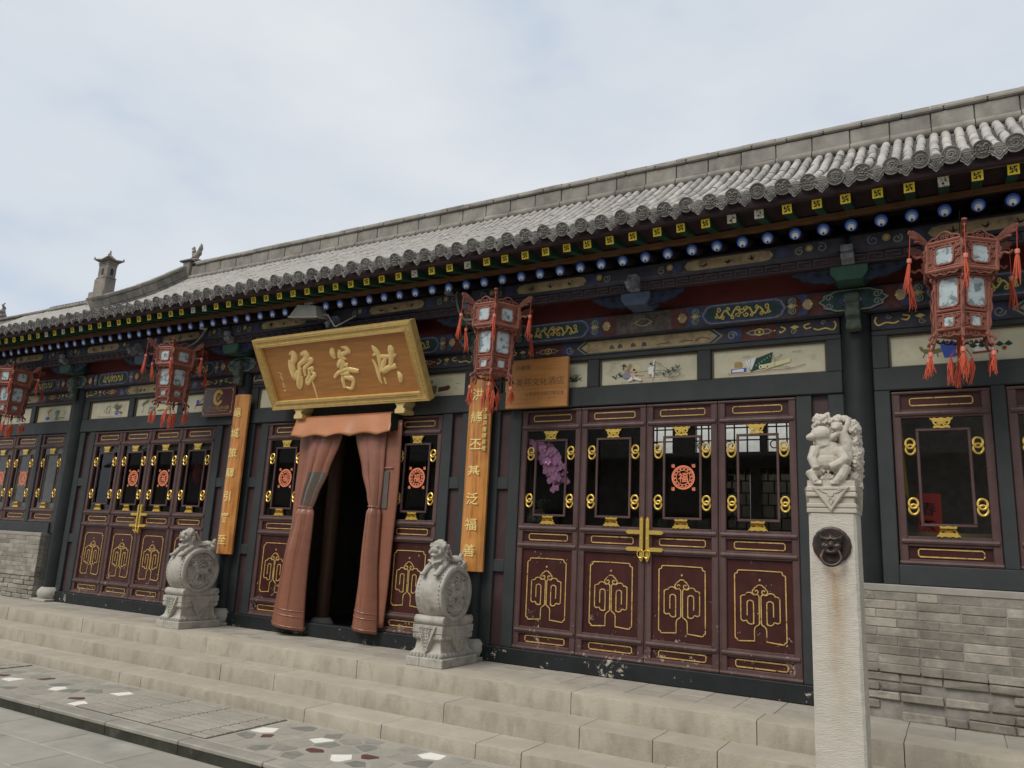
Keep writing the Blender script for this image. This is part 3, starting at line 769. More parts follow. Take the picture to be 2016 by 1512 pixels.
def upper_beam(bc, idx):
    L, Rr = bc-1.9, bc+1.9
    b = obj('painted_beam', MB().box(L+.001, Rr-.001, -.12, .09, 3.262, 3.478, .006), indigo, HB, smooth=False)
    cz = 3.368; H = .098
    for s in (-1, 1):
        F = Flat(-.1205)
        X = lambda dx: bc+s*dx
        def q(a, b_, m, z=H): F.poly([(X(a), cz-z), (X(b_), cz-z), (X(b_), cz+z), (X(a), cz+z)], m)
        q(0, .30, WORN); q(.28, .48, RED, .096); q(1.40, 1.66, RED, .096)
        F.poly([(X(.42), cz-H), (X(.50), cz-H), (X(.62), cz-.03), (X(.62), cz+.03), (X(.50), cz+H), (X(.42), cz+H), (X(.47), cz)], BLUE)
        heart(F, X(.39), cz, .10, -s); leafcluster(F, X(.52), cz, .085)
        c = [(.58, 0), (.62, .07), (.66, H*.95), (1.26, H*.95), (1.31, .07), (1.345, 0), (1.31, -.07), (1.26, -H*.95), (.66, -H*.95), (.62, -.07)]
        F.poly([(X(a), cz+z) for a, z in c], GB)
        F.poly([(X(.96+(a-.96)*.955), cz+z*.86) for a, z in c], BLUE)
        F.poly([(X(.96+(a-.96)*.91), cz+z*.70) for a, z in c], GRN)
        dragon(F, X(.96), cz, .52, .135)
        leafcluster(F, X(1.40), cz, .085)
        F.poly([(X(1.44), cz-H), (X(1.52), cz-H), (X(1.57), cz), (X(1.52), cz+H), (X(1.44), cz+H), (X(1.50), cz)], BLUE)
        heart(F, X(1.535), cz, .10, s)
        # half quatrefoil over the column
        qf = [(1.62, 0), (1.66, .03), (1.665, .06), (1.72, .075), (1.76, .094), (1.90, .097)]
        half = [(X(a), cz+z) for a, z in qf] + [(X(a), cz-z) for a, z in reversed(qf[1:])]
        F.poly(half, GG); F.poly([(X(1.9+(a-1.9)*.93), cz+z*.88) for a, z in qf] + [(X(1.9+(a-1.9)*.93), cz-z*.88) for a, z in reversed(qf[1:])], GRN)
        F.line(spiral(X(1.71), cz+.035, .03, 1.2, 0, s), .009, GG); F.line(spiral(X(1.71), cz-.035, .03, 1.2, 0, -s), .009, GG)
        F.poly([(X(1.78), cz), (X(1.83), cz+.055), (X(1.9), cz+.07), (X(1.9), cz-.07), (X(1.83), cz-.055)], BLUE)
        F.poly([(X(1.83), cz), (X(1.86), cz+.03), (X(1.9), cz+.035), (X(1.9), cz-.035), (X(1.86), cz-.03)], TAN)
        F.line([(X(a), cz+z) for a, z in ((1.83, 0), (1.86, .03), (1.9, .036))], .006, GLD); F.line([(X(a), cz+z) for a, z in ((1.83, 0), (1.86, -.03), (1.9, -.036))], .006, GLD)
        obj('painted_motif', F.mb, PB, b, smooth=False)
    F = Flat(-.1245)
    F.line([(bc-.09, cz), (bc-.03, cz+.035), (bc+.03, cz+.035), (bc+.09, cz), (bc+.03, cz-.035), (bc-.03, cz-.035)], .008, TAN, True)
    obj('painted_diamond', F.mb, PB, b, smooth=False)
def lower_beam(bc, idx):
    L, Rr = bc-1.775, bc+1.775
    b = obj('painted_beam', MB().box(L, Rr, -.03, .09, 3.108, 3.258, .006), indigo, HB, smooth=False)
    F = Flat(-.0305); cz = 3.186; H = .068
    c = [(.72, 0), (.64, H), (-.64, H), (-.72, 0), (-.64, -H), (.64, -H)]
    F.poly([(bc+a*1.05, cz+z) for a, z in c], GG); F.poly([(bc+a*1.02, cz+z*.95) for a, z in c], GRN); F.poly([(bc+a*.98, cz+z*.88) for a, z in c], TAN)
    r = random.Random(idx)
    for k in range(7):
        x = bc+r.uniform(-.55, .5); 
        if r.random() < .5: F.line(cat_rom([(x, cz-.03), (x+.06, cz-.015+r.uniform(-.01, .02)), (x+.14, cz-.025)], 4), .008, WORN)
        else: F.poly([(x, cz-.035), (x, cz-.005), (x+.02, cz+.012), (x+.05, cz-.004), (x+.05, cz-.035)], WORN)
    obj('painted_cartouche', F.mb, PB, b, smooth=False)
    for s in (-1, 1):
        F = Flat(-.0305)
        X = lambda dx: bc+s*dx
        F.poly([(X(.76), cz-H), (X(.90), cz-H), (X(.95), cz), (X(.90), cz+H), (X(.76), cz+H), (X(.83), cz)], BLUE)
        F.line(spiral(X(.84), cz-.01, .045, 1.3, 0, s), .013, GG)
        F.poly([(X(.93), cz-H), (X(1.24), cz-H), (X(1.24), cz+H), (X(.93), cz+H)], RED)
        F.line([(X(.98), cz), (X(1.02), cz+.02), (X(1.17), cz+.02), (X(1.2), cz), (X(1.17), cz-.02), (X(1.02), cz-.02)], .014, GG, True)
        F.line(disc(X(1.09), cz, .030, 12, 1.3), .010, GLD, True); F.poly(disc(X(1.09), cz, .012, 8), GLD)
        F.poly(disc(X(1.225), cz, .008, 8), GLD)
        F.line(cat_rom([(X(1.28), cz+.03), (X(1.32), cz+.005), (X(1.28), cz-.025), (X(1.27), cz-.01)], 4), .012, GLD)
        F.line(spiral(X(1.39), cz-.028, .028, 1.2, 0, s), .010, GG); F.poly([(X(1.36), cz+.015), (X(1.40), cz+.035), (X(1.44), cz+.015), (X(1.40), cz-.005)], GLD)
        F.line(cat_rom([(X(1.53), cz+.035), (X(1.48), cz+.02), (X(1.50), cz-.01), (X(1.54), cz-.0)], 4), .012, GLD)
        F.line(cat_rom([(X(1.56), cz-.015), (X(1.60), cz-.03), (X(1.66), cz-.02), (X(1.72), cz-.04), (X(1.745), cz+.0), (X(1.73), cz+.035)], 4), .013, GLD)
        F.line(spiral(X(1.64), cz+.03, .022, 1, 0, s), .008, GG)
        obj('painted_motif', F.mb, PB, b, smooth=False)
def purlin(bc, idx):
    L, Rr = bc-1.9, bc+1.9
    b = obj('eave_purlin', MB().box(L+.001, Rr-.001, -.40, -.24, 3.70, 3.87, .03), indigo, HB)
    cz = 3.775; H = .05
    for s in (-1, 1):
        F = Flat(-.401)
        X = lambda dx: bc+s*dx
        F.poly([(X(a), cz+z) for a, z in ((.50, 0), (.53, .04), (.60, H), (1.20, H), (1.27, .04), (1.30, 0), (1.27, -.04), (1.20, -H), (.60, -H), (.53, -.04))], TAN)
        r = random.Random(idx*7+s)
        for k in range(3):
            x = X(.68+.22*k)
            for j in range(5): a = r.uniform(.2, 2.9); F.line([(x, cz-.02), (x+.045*math.cos(a), cz-.02+.05*math.sin(a))], [.012, .002], BLK)
        F.poly(disc(X(1.38), cz, .055, 12), BLUE); F.poly(disc(X(.42), cz, .055, 12), BLUE)
        for q in (1.52, .28):
            F.line(spiral(X(q), cz-.01, .04, 1.3, 1, s), .013, GG); F.poly(disc(X(q+.08), cz+.01, .032, 10), TAN); F.poly(disc(X(q+.08), cz+.01, .015, 8), GLD)
        F.line(spiral(X(1.70), cz, .045, 1.2, 2, -s), .013, GB)
        obj('painted_motif', F.mb, PB, b, smooth=False)
    # carved key-fret band below the purlin
    fb = obj('fret_board', MB().box(L+.002, Rr-.002, -.345, -.30, 3.61, 3.699), purpleboard, HB, smooth=False)
    mb = MB(); x = L+.02
    while x < Rr-.16:
        pts = [(x, 3.622), (x, 3.684), (x+.105, 3.684), (x+.105, 3.645), (x+.055, 3.645), (x+.055, 3.660)]
        mb.ribbon(pts, .011, -.357, -.344); mb.ribbon([(x+.0, 3.622), (x+.13, 3.622)], .011, -.357, -.344); x += .135
    obj('key_fret', mb, MAT('fret_paint', (.07, .05, .055), .7), fb, smooth=False)
for i, bc in enumerate(BAYC):
    upper_beam(bc, i); lower_beam(bc, i); purlin(bc, i)
obj('frieze_board', MB().box(-15.8, 3.0, -.06, .0, 3.478, 4.0), redboard, HB, smooth=False)
# ------------------------------------------------------------------ brackets
navy = MAT('dark_blue_paint', (.018, .024, .045), .7, .35, 14, .3)
bgreen = MAT('bracket_green_paint', (.035, .085, .06), .65, .25, 10, .3)
bblue = MAT('bracket_blue_paint', (.075, .10, .15), .65, .25, 10, .3)
carve = MAT('faded_green_carving', (.07, .085, .068), .7, .35, 20, .3, bump=.3)
pale = MAT('faded_pale_carving', (.17, .18, .20), .7, .35, 16, .3, bump=.2)
def cloudboard(mb, cx, s):
    P = [(.03, 3.62), (.03, 3.50), (.16, 3.475), (.22, 3.495), (.28, 3.49), (.33, 3.515), (.38, 3.525), (.41, 3.555), (.46, 3.575), (.48, 3.62)]
    mb.prism([(cx+s*x, z) for x, z in P], 'y', -.31, -.27)
    for x, z, r in ((.14, 3.55, .035), (.25, 3.56, .03), (.36, 3.585, .022)):
        mb.tube([(cx+s*a, -.312, b) for a, b in [(p[0], p[1]) for p in spiral(x, z, r, 1.3)]], .007, 5)
def bracket(cx, mid):
    m_ = bblue if mid else bgreen
    b = obj('bracket_block', MB().prism([(cx-.10, 3.479), (cx+.10, 3.479), (cx+.145, 3.54), (cx+.145, 3.60), (cx-.145, 3.60), (cx-.145, 3.54)], 'y', -.36, -.02), m_, HB, smooth=False)
    arm = MB().prism([(.05, 3.601), (-.30, 3.601), (-.36, 3.612), (-.38, 3.625), (-.43, 3.64), (-.45, 3.675), (-.43, 3.70), (.05, 3.70)], 'x', cx-.05, cx+.05)
    arm.box(cx-.05, cx+.05, -.455, -.40, 3.70, 3.76, .01)
    obj('bracket_arm', arm, pale, b, smooth=False)
    w = MB(); cloudboard(w, cx, 1); cloudboard(w, cx, -1)
    obj('cloud_board', w, navy, b, smooth=False)
    if mid:   # carved dragon head on the mid-bay bracket
        h = MB().ball((cx, -.45, 3.66), (.05, .10, .045)).ball((cx, -.54, 3.635), (.035, .05, .03)).ball((cx-.03, -.47, 3.70), (.015, .03, .03)).ball((cx+.03, -.47, 3.70), (.015, .03, .03)).ball((cx, -.40, 3.70), (.06, .06, .05))
        h.tube([(cx-.04, -.42, 3.72), (cx-.06, -.37, 3.76), (cx-.05, -.33, 3.78)], [.014, .01, .004], 6).tube([(cx+.04, -.42, 3.72), (cx+.06, -.37, 3.76), (cx+.05, -.33, 3.78)], [.014, .01, .004], 6)
        h.tube([(cx, -.56, 3.60), (cx, -.50, 3.59), (cx, -.44, 3.60)], .022, 6)
        obj('dragon_head', fuse(h, .009, 2, .006, 25), pale, b)
    else:     # carved beam end hanging in front of the column
        e_ = MB().prism([(-.12, 3.42), (-.17, 3.43), (-.225, 3.40), (-.235, 3.35), (-.20, 3.31), (-.23, 3.27), (-.225, 3.21), (-.18, 3.18), (-.20, 3.14), (-.17, 3.09), (-.12, 3.08)], 'x', cx-.055, cx+.055)
        for (y_, z_) in ((-.19, 3.37), (-.185, 3.24), (-.165, 3.12)):
            e_.tube([(cx-.06, y_, z_), (cx+.06, y_, z_)], .034, 8)
        obj('carved_beam_end', fuse(e_, .009, 2, .004, 30), carve, b)
for cx in COLX[1:]: bracket(cx, False)
for bc in (BAYC[0], BAYC[1], BAYC[3], BAYC[4], BAYC[2]): bracket(bc, True)
# ------------------------------------------------------------------ rafters
def zrise(x): return .042*min(1, max(0, (x+3.6)/4.0))
green = MAT('rafter_green_paint', (.016, .065, .038), .6, .3, 8, .3)
yel = MAT('rafter_yellow_paint', (.70, .52, .03), .55, .15, 12, .35)
fadew = MAT('rafter_faded_end', (.50, .48, .40), .8, .2, 20, .2, patch=((.22, .17, .08), 60, .5, .6))
rb1 = MAT('rafter_end_blue', (.026, .09, .42), .55, .15, 12, .35)
rb2 = MAT('rafter_end_pale_blue', (.22, .34, .66), .55, .15, 12, .35)
rw = MAT('rafter_end_white', (.82, .84, .87), .6, .1, 12, .3)
blk = MAT('rafter_end_black', (.012, .012, .014), .6)
def fly_rafter(faded):
    mb = MB(); a = .036
    L = .62; th = .234
    mb.box(-a, a, 0, L, -a, a, .003)
    mb.mat(1).box(-a-.001, a+.001, -.006, .001, -a-.001, a+.001)
    mb.mat(2)
    w = .0095
    def bar(x0, x1, z0, z1): mb.box(x0, x1, -.0085, -.005, z0, z1)
    if not faded:
        bar(-.022, -.013, -.002, .024); bar(-.013, -.001, .003, .011)
        bar(.0, .024, .015, .023); bar(.003, .011, .003, .015)
        bar(.013, .022, -.024, .002); bar(.001, .013, -.011, -.003)
        bar(-.024, .0, -.023, -.015); bar(-.011, -.003, -.015, -.003)
    else:
        bar(-.012, .004, -.02, -.008); bar(.008, .02, .0, .014)
    return mb
FLY = fly_rafter(False).mesh('fly_rafter', [green, yel, blk], False); FLYF = fly_rafter(True).mesh('fly_rafter', [green, fadew, blk], False)
def round_rafter():
    mb = MB(); r = .048
    mb.lathe([(r, 0), (r, .75)], 16, ax='y')
    for mi, (rr, off, y) in enumerate(((.0485, 0, -.004), (.038, -.008, -.0065), (.025, -.015, -.009), (.009, -.032, -.0115))):
        mb.mat(mi+1); mb.lathe([(rr, y), (rr, 0.001)], 16, (0, 0, off), ax='y')
    return mb
RND = round_rafter().mesh('round_rafter', [darkwood, rb1, rb2, rw, blk])
x = .73+.2215*9; k = 0; r = random.Random(12)
while x > -14.2:
    put('fly_rafter', FLYF if r.random() < .17 else FLY, HB, (x+r.uniform(-.006, .006), -.925, 3.915+zrise(x)), (math.atan(.234), 0, r.uniform(-.012, .012)))
    put('round_rafter', RND, HB, (x+.0+r.uniform(-.006, .006), -.605, 3.836+zrise(x)*.6), (math.atan(.36), 0, r.uniform(-.01, .01)))
    x -= .2215; k += 1
def rising_strip(name, y0, y1, z0, z1, m_, k=1.0):
    mb = MB(); xs = [-16, -3.6, -2.6, -1.6, -.6, .4, 3.3]
    v = []; f = []
    for xx in xs:
        d_ = zrise(xx)*k; v += [(xx, y0, z0+d_), (xx, y1, z0+d_), (xx, y1, z1+d_), (xx, y0, z1+d_)]
    for i in range(len(xs)-1):
        for q in range(4): f.append((4*i+q, 4*i+(q+1) % 4, 4*i+4+(q+1) % 4, 4*i+4+q))
    obj(name, mb.add(v, f), m_, HB, smooth=False)
brownstrip = MAT('brown_batten', (.15, .075, .035), .65, .25, 5, .3)
rising_strip('rafter_batten', -.625, -.57, 3.905, 3.948, brownstrip)
rising_strip('eave_board', -.985, -.93, 3.956, 4.035, purpleboard)
rising_strip('eave_fascia', -.93, -.30, 3.962, 3.985, darkwood)   # boarding over the flying rafters
# soffit boards over the round rafters, closing the eave
obj('soffit_board', MB().add([(-16, -.60, 3.90), (3.3, -.60, 3.94), (3.3, .05, 4.18), (-16, .05, 4.14), (-16, -.60, 3.92), (3.3, -.60, 3.96), (3.3, .05, 4.20), (-16, .05, 4.16)], [(0,1,2,3), (4,5,6,7), (0,1,5,4), (3,2,6,7)]), darkwood, HB, smooth=False)
# ================================================================== the roof
P0, P1, P2 = (-1.05, 4.06), (-.35, 4.42), (.40, 5.05)
def roofp(t): a = (1-t)**2; b = 2*t*(1-t); c = t*t; return (a*P0[0]+b*P1[0]+c*P2[0], a*P0[1]+b*P1[1]+c*P2[1])
NSEG = 64; cum = [0]; pp = [roofp(i/NSEG) for i in range(NSEG+1)]
for i in range(NSEG): cum.append(cum[-1]+math.dist(pp[i], pp[i+1]))
def roofs(s):
    s = max(0, min(cum[-1]-1e-6, s)); i = max(j for j in range(NSEG) if cum[j] <= s); u = (s-cum[i])/(cum[i+1]-cum[i])
    y = pp[i][0]+u*(pp[i+1][0]-pp[i][0]); z = pp[i][1]+u*(pp[i+1][1]-pp[i][1])
    return y, z, math.atan2(pp[i+1][1]-pp[i][1], pp[i+1][0]-pp[i][0])
sv = []; sf = []
prof = [(-.985, 4.035)] + [(y_, z_-.045) for y_, z_ in pp[8::8]] + [(.55, 5.0), (.55, 4.2), (-.93, 4.0)]
profl = [(-.985, 4.035)] + [(y_, z_-.045) for y_, z_ in pp[8:45:8]] + [(.35, 4.6), (.35, 4.2), (-.93, 4.0)]
ROOF = obj('roof', MB().prism(prof, 'x', -10.46, 3.3).prism(profl, 'x', -18, -10.461), pan_m, HB, smooth=False)
obj('rear_roof_deck', MB().box(-16, 3, .1, 3.6, 3.25, 4.15), mortar_m, HB, smooth=False)
def halftile(rl, ru, L, n=7):
    v = []; f = []
    for (rr, y_) in ((rl, 0), (ru, L)):
        for i in range(n+1): a = PI*i/n; v.append((rr*math.cos(a), y_, rr*math.sin(a)))
    for i in range(n): f.append((i, i+1, n+2+i, n+1+i))
    f.append(tuple(range(n+1)))
    return MB().add(v, f)
TL = .25
TILE = [halftile(.0375+.0008*k, .0345, TL+.012).mesh('cover_tile', tile_m) for k in range(2)]
def disc_tile(kind):
    mb = MB()
    R_ = .066
    mb.lathe([(.040, .10), (.048, .02), (R_, .012), (R_, -.004), (.066, -.010), (.058, -.010), (.055, -.002)], 20, ax='y')
    mb.lathe([(.0, -.003), (.055, -.002)], 20, ax='y', capb=False)
    def ln(pts, w=.007): mb.tube([(a, -.006, b) for a, b in cat_rom(pts, 4)], w, 5)
    mb.lathe([(.047, -.003), (.047, -.008), (.043, -.008), (.043, -.003)], 20, ax='y', capb=False)
    if kind == 0:
        for s in (-1, 1):
            ln([(s*.036, .026), (s*.02, .03), (s*.006, .012)], .007); mb.ball((s*.016, -.006, .010), (.008, .006, .006), 6, 4)
            ln([(s*.034, .006), (s*.026, -.006), (s*.012, -.004)], .006)
        mb.ball((0, -.008, -.004), (.010, .009, .010), 7, 5); ln([(-.026, -.018), (-.012, -.028), (0, -.024), (.012, -.028), (.026, -.018)], .006)
    else:
        ln(spiral(.0, .0, .032, 1.6), .0065); ln([(-.03, .02), (0, .034), (.03, .022)], .006); ln([(-.028, -.022), (0, -.036), (.028, -.02)], .006)
    return mb
DISC = [disc_tile(0).mesh('eave_disc_tile', tile_d), disc_tile(1).mesh('eave_disc_tile', tile_d)]
def drip():
    P = [(-.075, .045), (.075, .045), (.078, .02), (.066, .004), (.052, -.004), (.044, -.024), (.026, -.034), (.016, -.052), (0, -.066), (-.016, -.052), (-.026, -.034), (-.044, -.024), (-.052, -.004), (-.066, .004), (-.078, .02)]
    mb = MB(); n = len(P)
    def bend(p, y): return (p[0], y+(.9*p[0]*p[0])*4, p[1])
    mb.add([bend(p, 0) for p in P] + [bend(p, .014) for p in P], [tuple(range(n)), tuple(range(2*n-1, n-1, -1))] + [(i, (i+1) % n, n+(i+1) % n, n+i) for i in range(n)])
    Q = [(p[0]*.72, p[1]*.72+.004) for p in P]
    mb.tube([(a, b_, c) for a, b_, c in [bend(q, -.002) for q in Q]], .005, 4, closed=True)
    mb.tube([bend((a, b_), -.002) for a, b_ in ((-.02, .0), (0, -.022), (.02, .0), (0, .018))], .005, 4, closed=True)
    return mb
DRIP = drip().mesh('drip_tile', tile_d, True)
SP = .197; rows = []
x = .72+SP*11
while x > -14.2: rows.append(x); x -= SP
r = random.Random(31)
cand = []
for x in rows:
    s_ = .045; kk = 0
    smax = cum[-1] if x > -10.35 else cum[-1]*.66
    jx = r.uniform(-.004, .004)
    while s_ < smax-.03:
        y_, z_, a_ = roofs(s_); y2, z2, _ = roofs(s_+TL); a_ = math.atan2(z2-z_, max(1e-3, y2-y_)) if s_+TL < cum[-1] else a_
        cand.append((x+jx+r.uniform(-.003, .003), y_, z_+zrise(x)*(1-s_/cum[-1])-.012+r.uniform(-.004, .004), a_+r.uniform(-.025, .025), r.uniform(-.035, .035)))
        s_ += TL; kk += 1
    put('eave_disc_tile', DISC[0 if r.random() < .66 else 1], ROOF, (x+jx, -1.055+r.uniform(-.008, .008), 4.058+zrise(x)+r.uniform(-.008, .008)), (math.radians(20)+r.uniform(-.08, .08), r.uniform(-.3, .3), r.uniform(-.09, .09)))
    put('drip_tile', DRIP, ROOF, (x-SP/2+r.uniform(-.005, .005), -1.062+r.uniform(-.006, .006), 4.012+zrise(x-SP/2)+r.uniform(-.004, .004)), (math.radians(8)+r.uniform(-.12, .12), r.uniform(-.12, .12), r.uniform(-.1, .1)))
for x in rows:
    smax = cum[-1] if x > -10.35 else cum[-1]*.66
    x2 = x-SP/2; s_ = .03+r.uniform(0, .02)
    while s_ < smax-.03:
        y_, z_, a_ = roofs(s_); y2, z2, _ = roofs(s_+TL); a_ = math.atan2(z2-z_, max(1e-3, y2-y_)) if s_+TL < cum[-1] else a_
        cand.append((x2+r.uniform(-.004, .004), y_, z_+zrise(x2)*(1-s_/cum[-1])-.012+r.uniform(-.003, .003), a_+r.uniform(-.02, .02), r.uniform(-.03, .03)))
        s_ += TL
cand.sort(key=lambda c: -c[0] if c[0] < .75 else 99)
rest = MB()
ht = halftile(.0378, .0345, TL+.012, 6)
for i, (cx, cy, cz, a_, rz) in enumerate(cand):
    if i < 300: put('cover_tile', TILE[i % 2], ROOF, (cx, cy, cz), (a_, 0, rz))
    else: rest.join(ht, Matrix.Translation((cx, cy, cz)) @ Matrix.Rotation(rz, 4, 'Z') @ Matrix.Rotation(a_, 4, 'X'))
obj('far_cover_tiles', rest, tile_m, ROOF, kind='stuff')
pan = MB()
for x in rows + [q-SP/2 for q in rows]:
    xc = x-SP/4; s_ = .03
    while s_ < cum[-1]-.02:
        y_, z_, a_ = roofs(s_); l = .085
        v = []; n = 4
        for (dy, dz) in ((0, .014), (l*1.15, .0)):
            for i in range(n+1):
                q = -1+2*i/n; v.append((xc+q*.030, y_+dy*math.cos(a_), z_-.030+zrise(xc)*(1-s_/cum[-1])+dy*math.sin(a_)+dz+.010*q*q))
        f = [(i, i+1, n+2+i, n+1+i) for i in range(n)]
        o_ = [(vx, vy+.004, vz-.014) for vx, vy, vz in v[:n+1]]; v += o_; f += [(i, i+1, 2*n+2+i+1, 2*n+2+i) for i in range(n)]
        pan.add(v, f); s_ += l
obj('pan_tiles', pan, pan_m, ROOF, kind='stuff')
# main ridge: roll moulding, blocks, two cap courses
YR, ZR = .40, 5.05
RG = obj('main_ridge', MB().box(-10.33, 3.3, YR+.02, YR+.16, ZR-.1, ZR+.26), mortar_m, HB, smooth=False)
x = -10.33; r = random.Random(8)
while x < 3.0:
    w = .345
    obj('ridge_roll_tile', MB().tube([(x+.004, YR-.02, ZR+.005), (x+w-.004, YR-.02, ZR+.005+r.uniform(-.004, .004))], .048, 10), ridge_m, RG)
    obj('ridge_block', MB().box(x+.004, x+w-.004, YR-.02, YR+.03, ZR+.052, ZR+.205, .006), ridge_m, RG, (0, r.uniform(-.005, .003), 0), smooth=False)
    obj('ridge_cap_tile', MB().box(x+.003, x+w-.003, YR-.045, YR+.20, ZR+.208, ZR+.250, .012), ridge_m, RG, (.11, 0, r.uniform(-.003, .003)), smooth=False)
    obj('ridge_top_tile', MB().prism([(YR-.03, ZR+.252), (YR-.01, ZR+.285), (YR+.08, ZR+.305), (YR+.17, ZR+.285), (YR+.19, ZR+.252)], 'x', x+.003, x+w-.003), ridge_m, RG, (0, 0, r.uniform(-.003, .003)), smooth=False)
    x += w
# hanging ridge down the left gable
HR = obj('hanging_ridge', MB().box(-10.52, -10.40, .3, .5, ZR-.1, ZR+.2), mortar_m, HB, smooth=False)
s_ = cum[-1]-.02
while s_ > .25:
    y_, z_, a_ = roofs(s_-.27)
    for (nm, h0, h1, wd, inset) in (('ridge_roll_tile', -.02, .06, .11, 0), ('ridge_block', .062, .175, .07, .0), ('ridge_cap_tile', .178, .225, .12, 0)):
        obj(nm, MB().box(-wd/2-.02, wd/2, .003, .282, h0, h1, .008), ridge_m, HR, (-10.41, y_, z_), (a_, 0, 0), smooth=False)
    s_ -= .285
obj('ridge_end_block', MB().box(-10.50, -10.335, YR-.06, YR+.2, ZR-.08, ZR+.29, .01).box(-10.56, -10.28, YR-.09, YR+.23, ZR+.292, ZR+.32, .008), ridge_m, RG, smooth=False)
b = MB().ball((0, 0, .06), (.075, .05, .07)).ball((-.05, 0, .14), (.035, .035, .06)).ball((-.065, 0, .21), (.026, .026, .035)).ball((-.09, 0, .205), (.02, .012, .012))
b.tube([(.04, 0, .07), (.09, 0, .14), (.11, 0, .22), (.115, 0, .27)], [.045, .04, .026, .008], 8).tube([(-.03, 0, .03), (-.04, 0, -.01)], .04, 8).box(-.12, .12, -.07, .07, -.03, .0)
obj('ridge_figure', fuse(b, .009, 1, .012, 25), ridge_m, RG, (-10.38, YR+.06, ZR+.35))
# lower ridge of the adjoining roof at the far left
LR = obj('adjoining_ridge', MB().box(-18, -10.55, .0, .14, 4.5, 4.70), mortar_m, HB, smooth=False)
x = -17.5
while x < -10.9:
    obj('ridge_block', MB().box(x+.003, x+.35, -.02, .16, 4.60, 4.735, .006), ridge_m, LR, smooth=False)
    obj('ridge_cap_tile', MB().box(x+.003, x+.35, -.05, .19, 4.738, 4.79, .014), ridge_m, LR, smooth=False); x += .353
e_ = MB().ball((0, 0, .06), (.06, .07, .08)).ball((0, -.02, .15), (.045, .05, .05)).ball((0, .0, .22), (.03, .03, .04)).tube([(0, 0, .2), (.03, -.05, .27), (.05, -.02, .31)], [.03, .02, .008], 8)
obj('ridge_figure', fuse(e_, .01, 1, .012, 20), chim_m, LR, (-15.15, .06, 4.80))
# pavilion-topped chimney on the roof
CH = obj('chimney', MB().box(-.215, .175, -.12, .12, -.15, .26, .008).box(-.15, .16, -.09, .09, .26, .49, .008).box(-.1, .178, -.125, .125, .1, .2, .01), chim_m, HB, (-11.98, 0, 4.64), smooth=False)
CH.scale = (1, 1, 1)
tw = MB().box(-.10, .15, -.078, .078, .49, .79, .005).box(-.115, .165, -.09, .09, .49, .515, .004).box(-.115, .165, -.09, .09, .745, .765, .004).box(-.11, .16, -.085, .085, .715, .728, .003)
obj('chimney_tower', tw, chim_m, CH, smooth=False)
for (cx_, cy_, ax) in ((.025, -.0795, 'y'), (.1515, 0, 'x')):
    p_ = [(-.026, .55), (.026, .55), (.026, .63), (.018, .655), (0, .668), (-.018, .655), (-.026, .63)]
    mb = MB()
    if ax == 'y': mb.prism([(cx_+a, b_) for a, b_ in p_], 'y', cy_-.002, cy_+.01)
    else: mb.prism([(a, b_) for a, b_ in p_], 'x', cx_-.01, cx_+.002)
    obj('chimney_window', mb, blk, CH, smooth=False)
def pagoda_roof(cx, w, d, z, h):
    mb = MB(); n = 8; v = []; f = []
    rings = [(1.0, 0), (1.0, .02), (.62, .045), (.34, .095), (.10, .155), (.0, .165)]
    for s, dz in rings:
        for k in range(8):
            ang = [(-1,-1),(0,-1),(1,-1),(1,0),(1,1),(0,1),(-1,1),(-1,0)][k]
            up = .030 if (ang[0] and ang[1]) and s > .9 else 0
            v.append((cx+ang[0]*w*s*(1.0 if up else .94), ang[1]*d*s*(1.0 if up else .94), z+dz*h/.165+up))
    for j in range(len(rings)-1):
        for k in range(8): f.append((j*8+k, j*8+(k+1) % 8, (j+1)*8+(k+1) % 8, (j+1)*8+k))
    f.append(tuple(range(8)))
    mb.add(v, f); mb.lathe([(.012, z+h-.01), (.022, z+h+.01), (.012, z+h+.025), (.018, z+h+.04), (.003, z+h+.075)], 8, (cx, 0, 0))
    for sx in (-1, 1):
        for sy in (-1, 1): mb.ball((cx+sx*w*.93, sy*d*.93, z+.06), (.012, .012, .018), 6, 4)
    return mb
obj('chimney_roof', pagoda_roof(.025, .20, .145, .79, .14), chim_m, CH, ang=25)
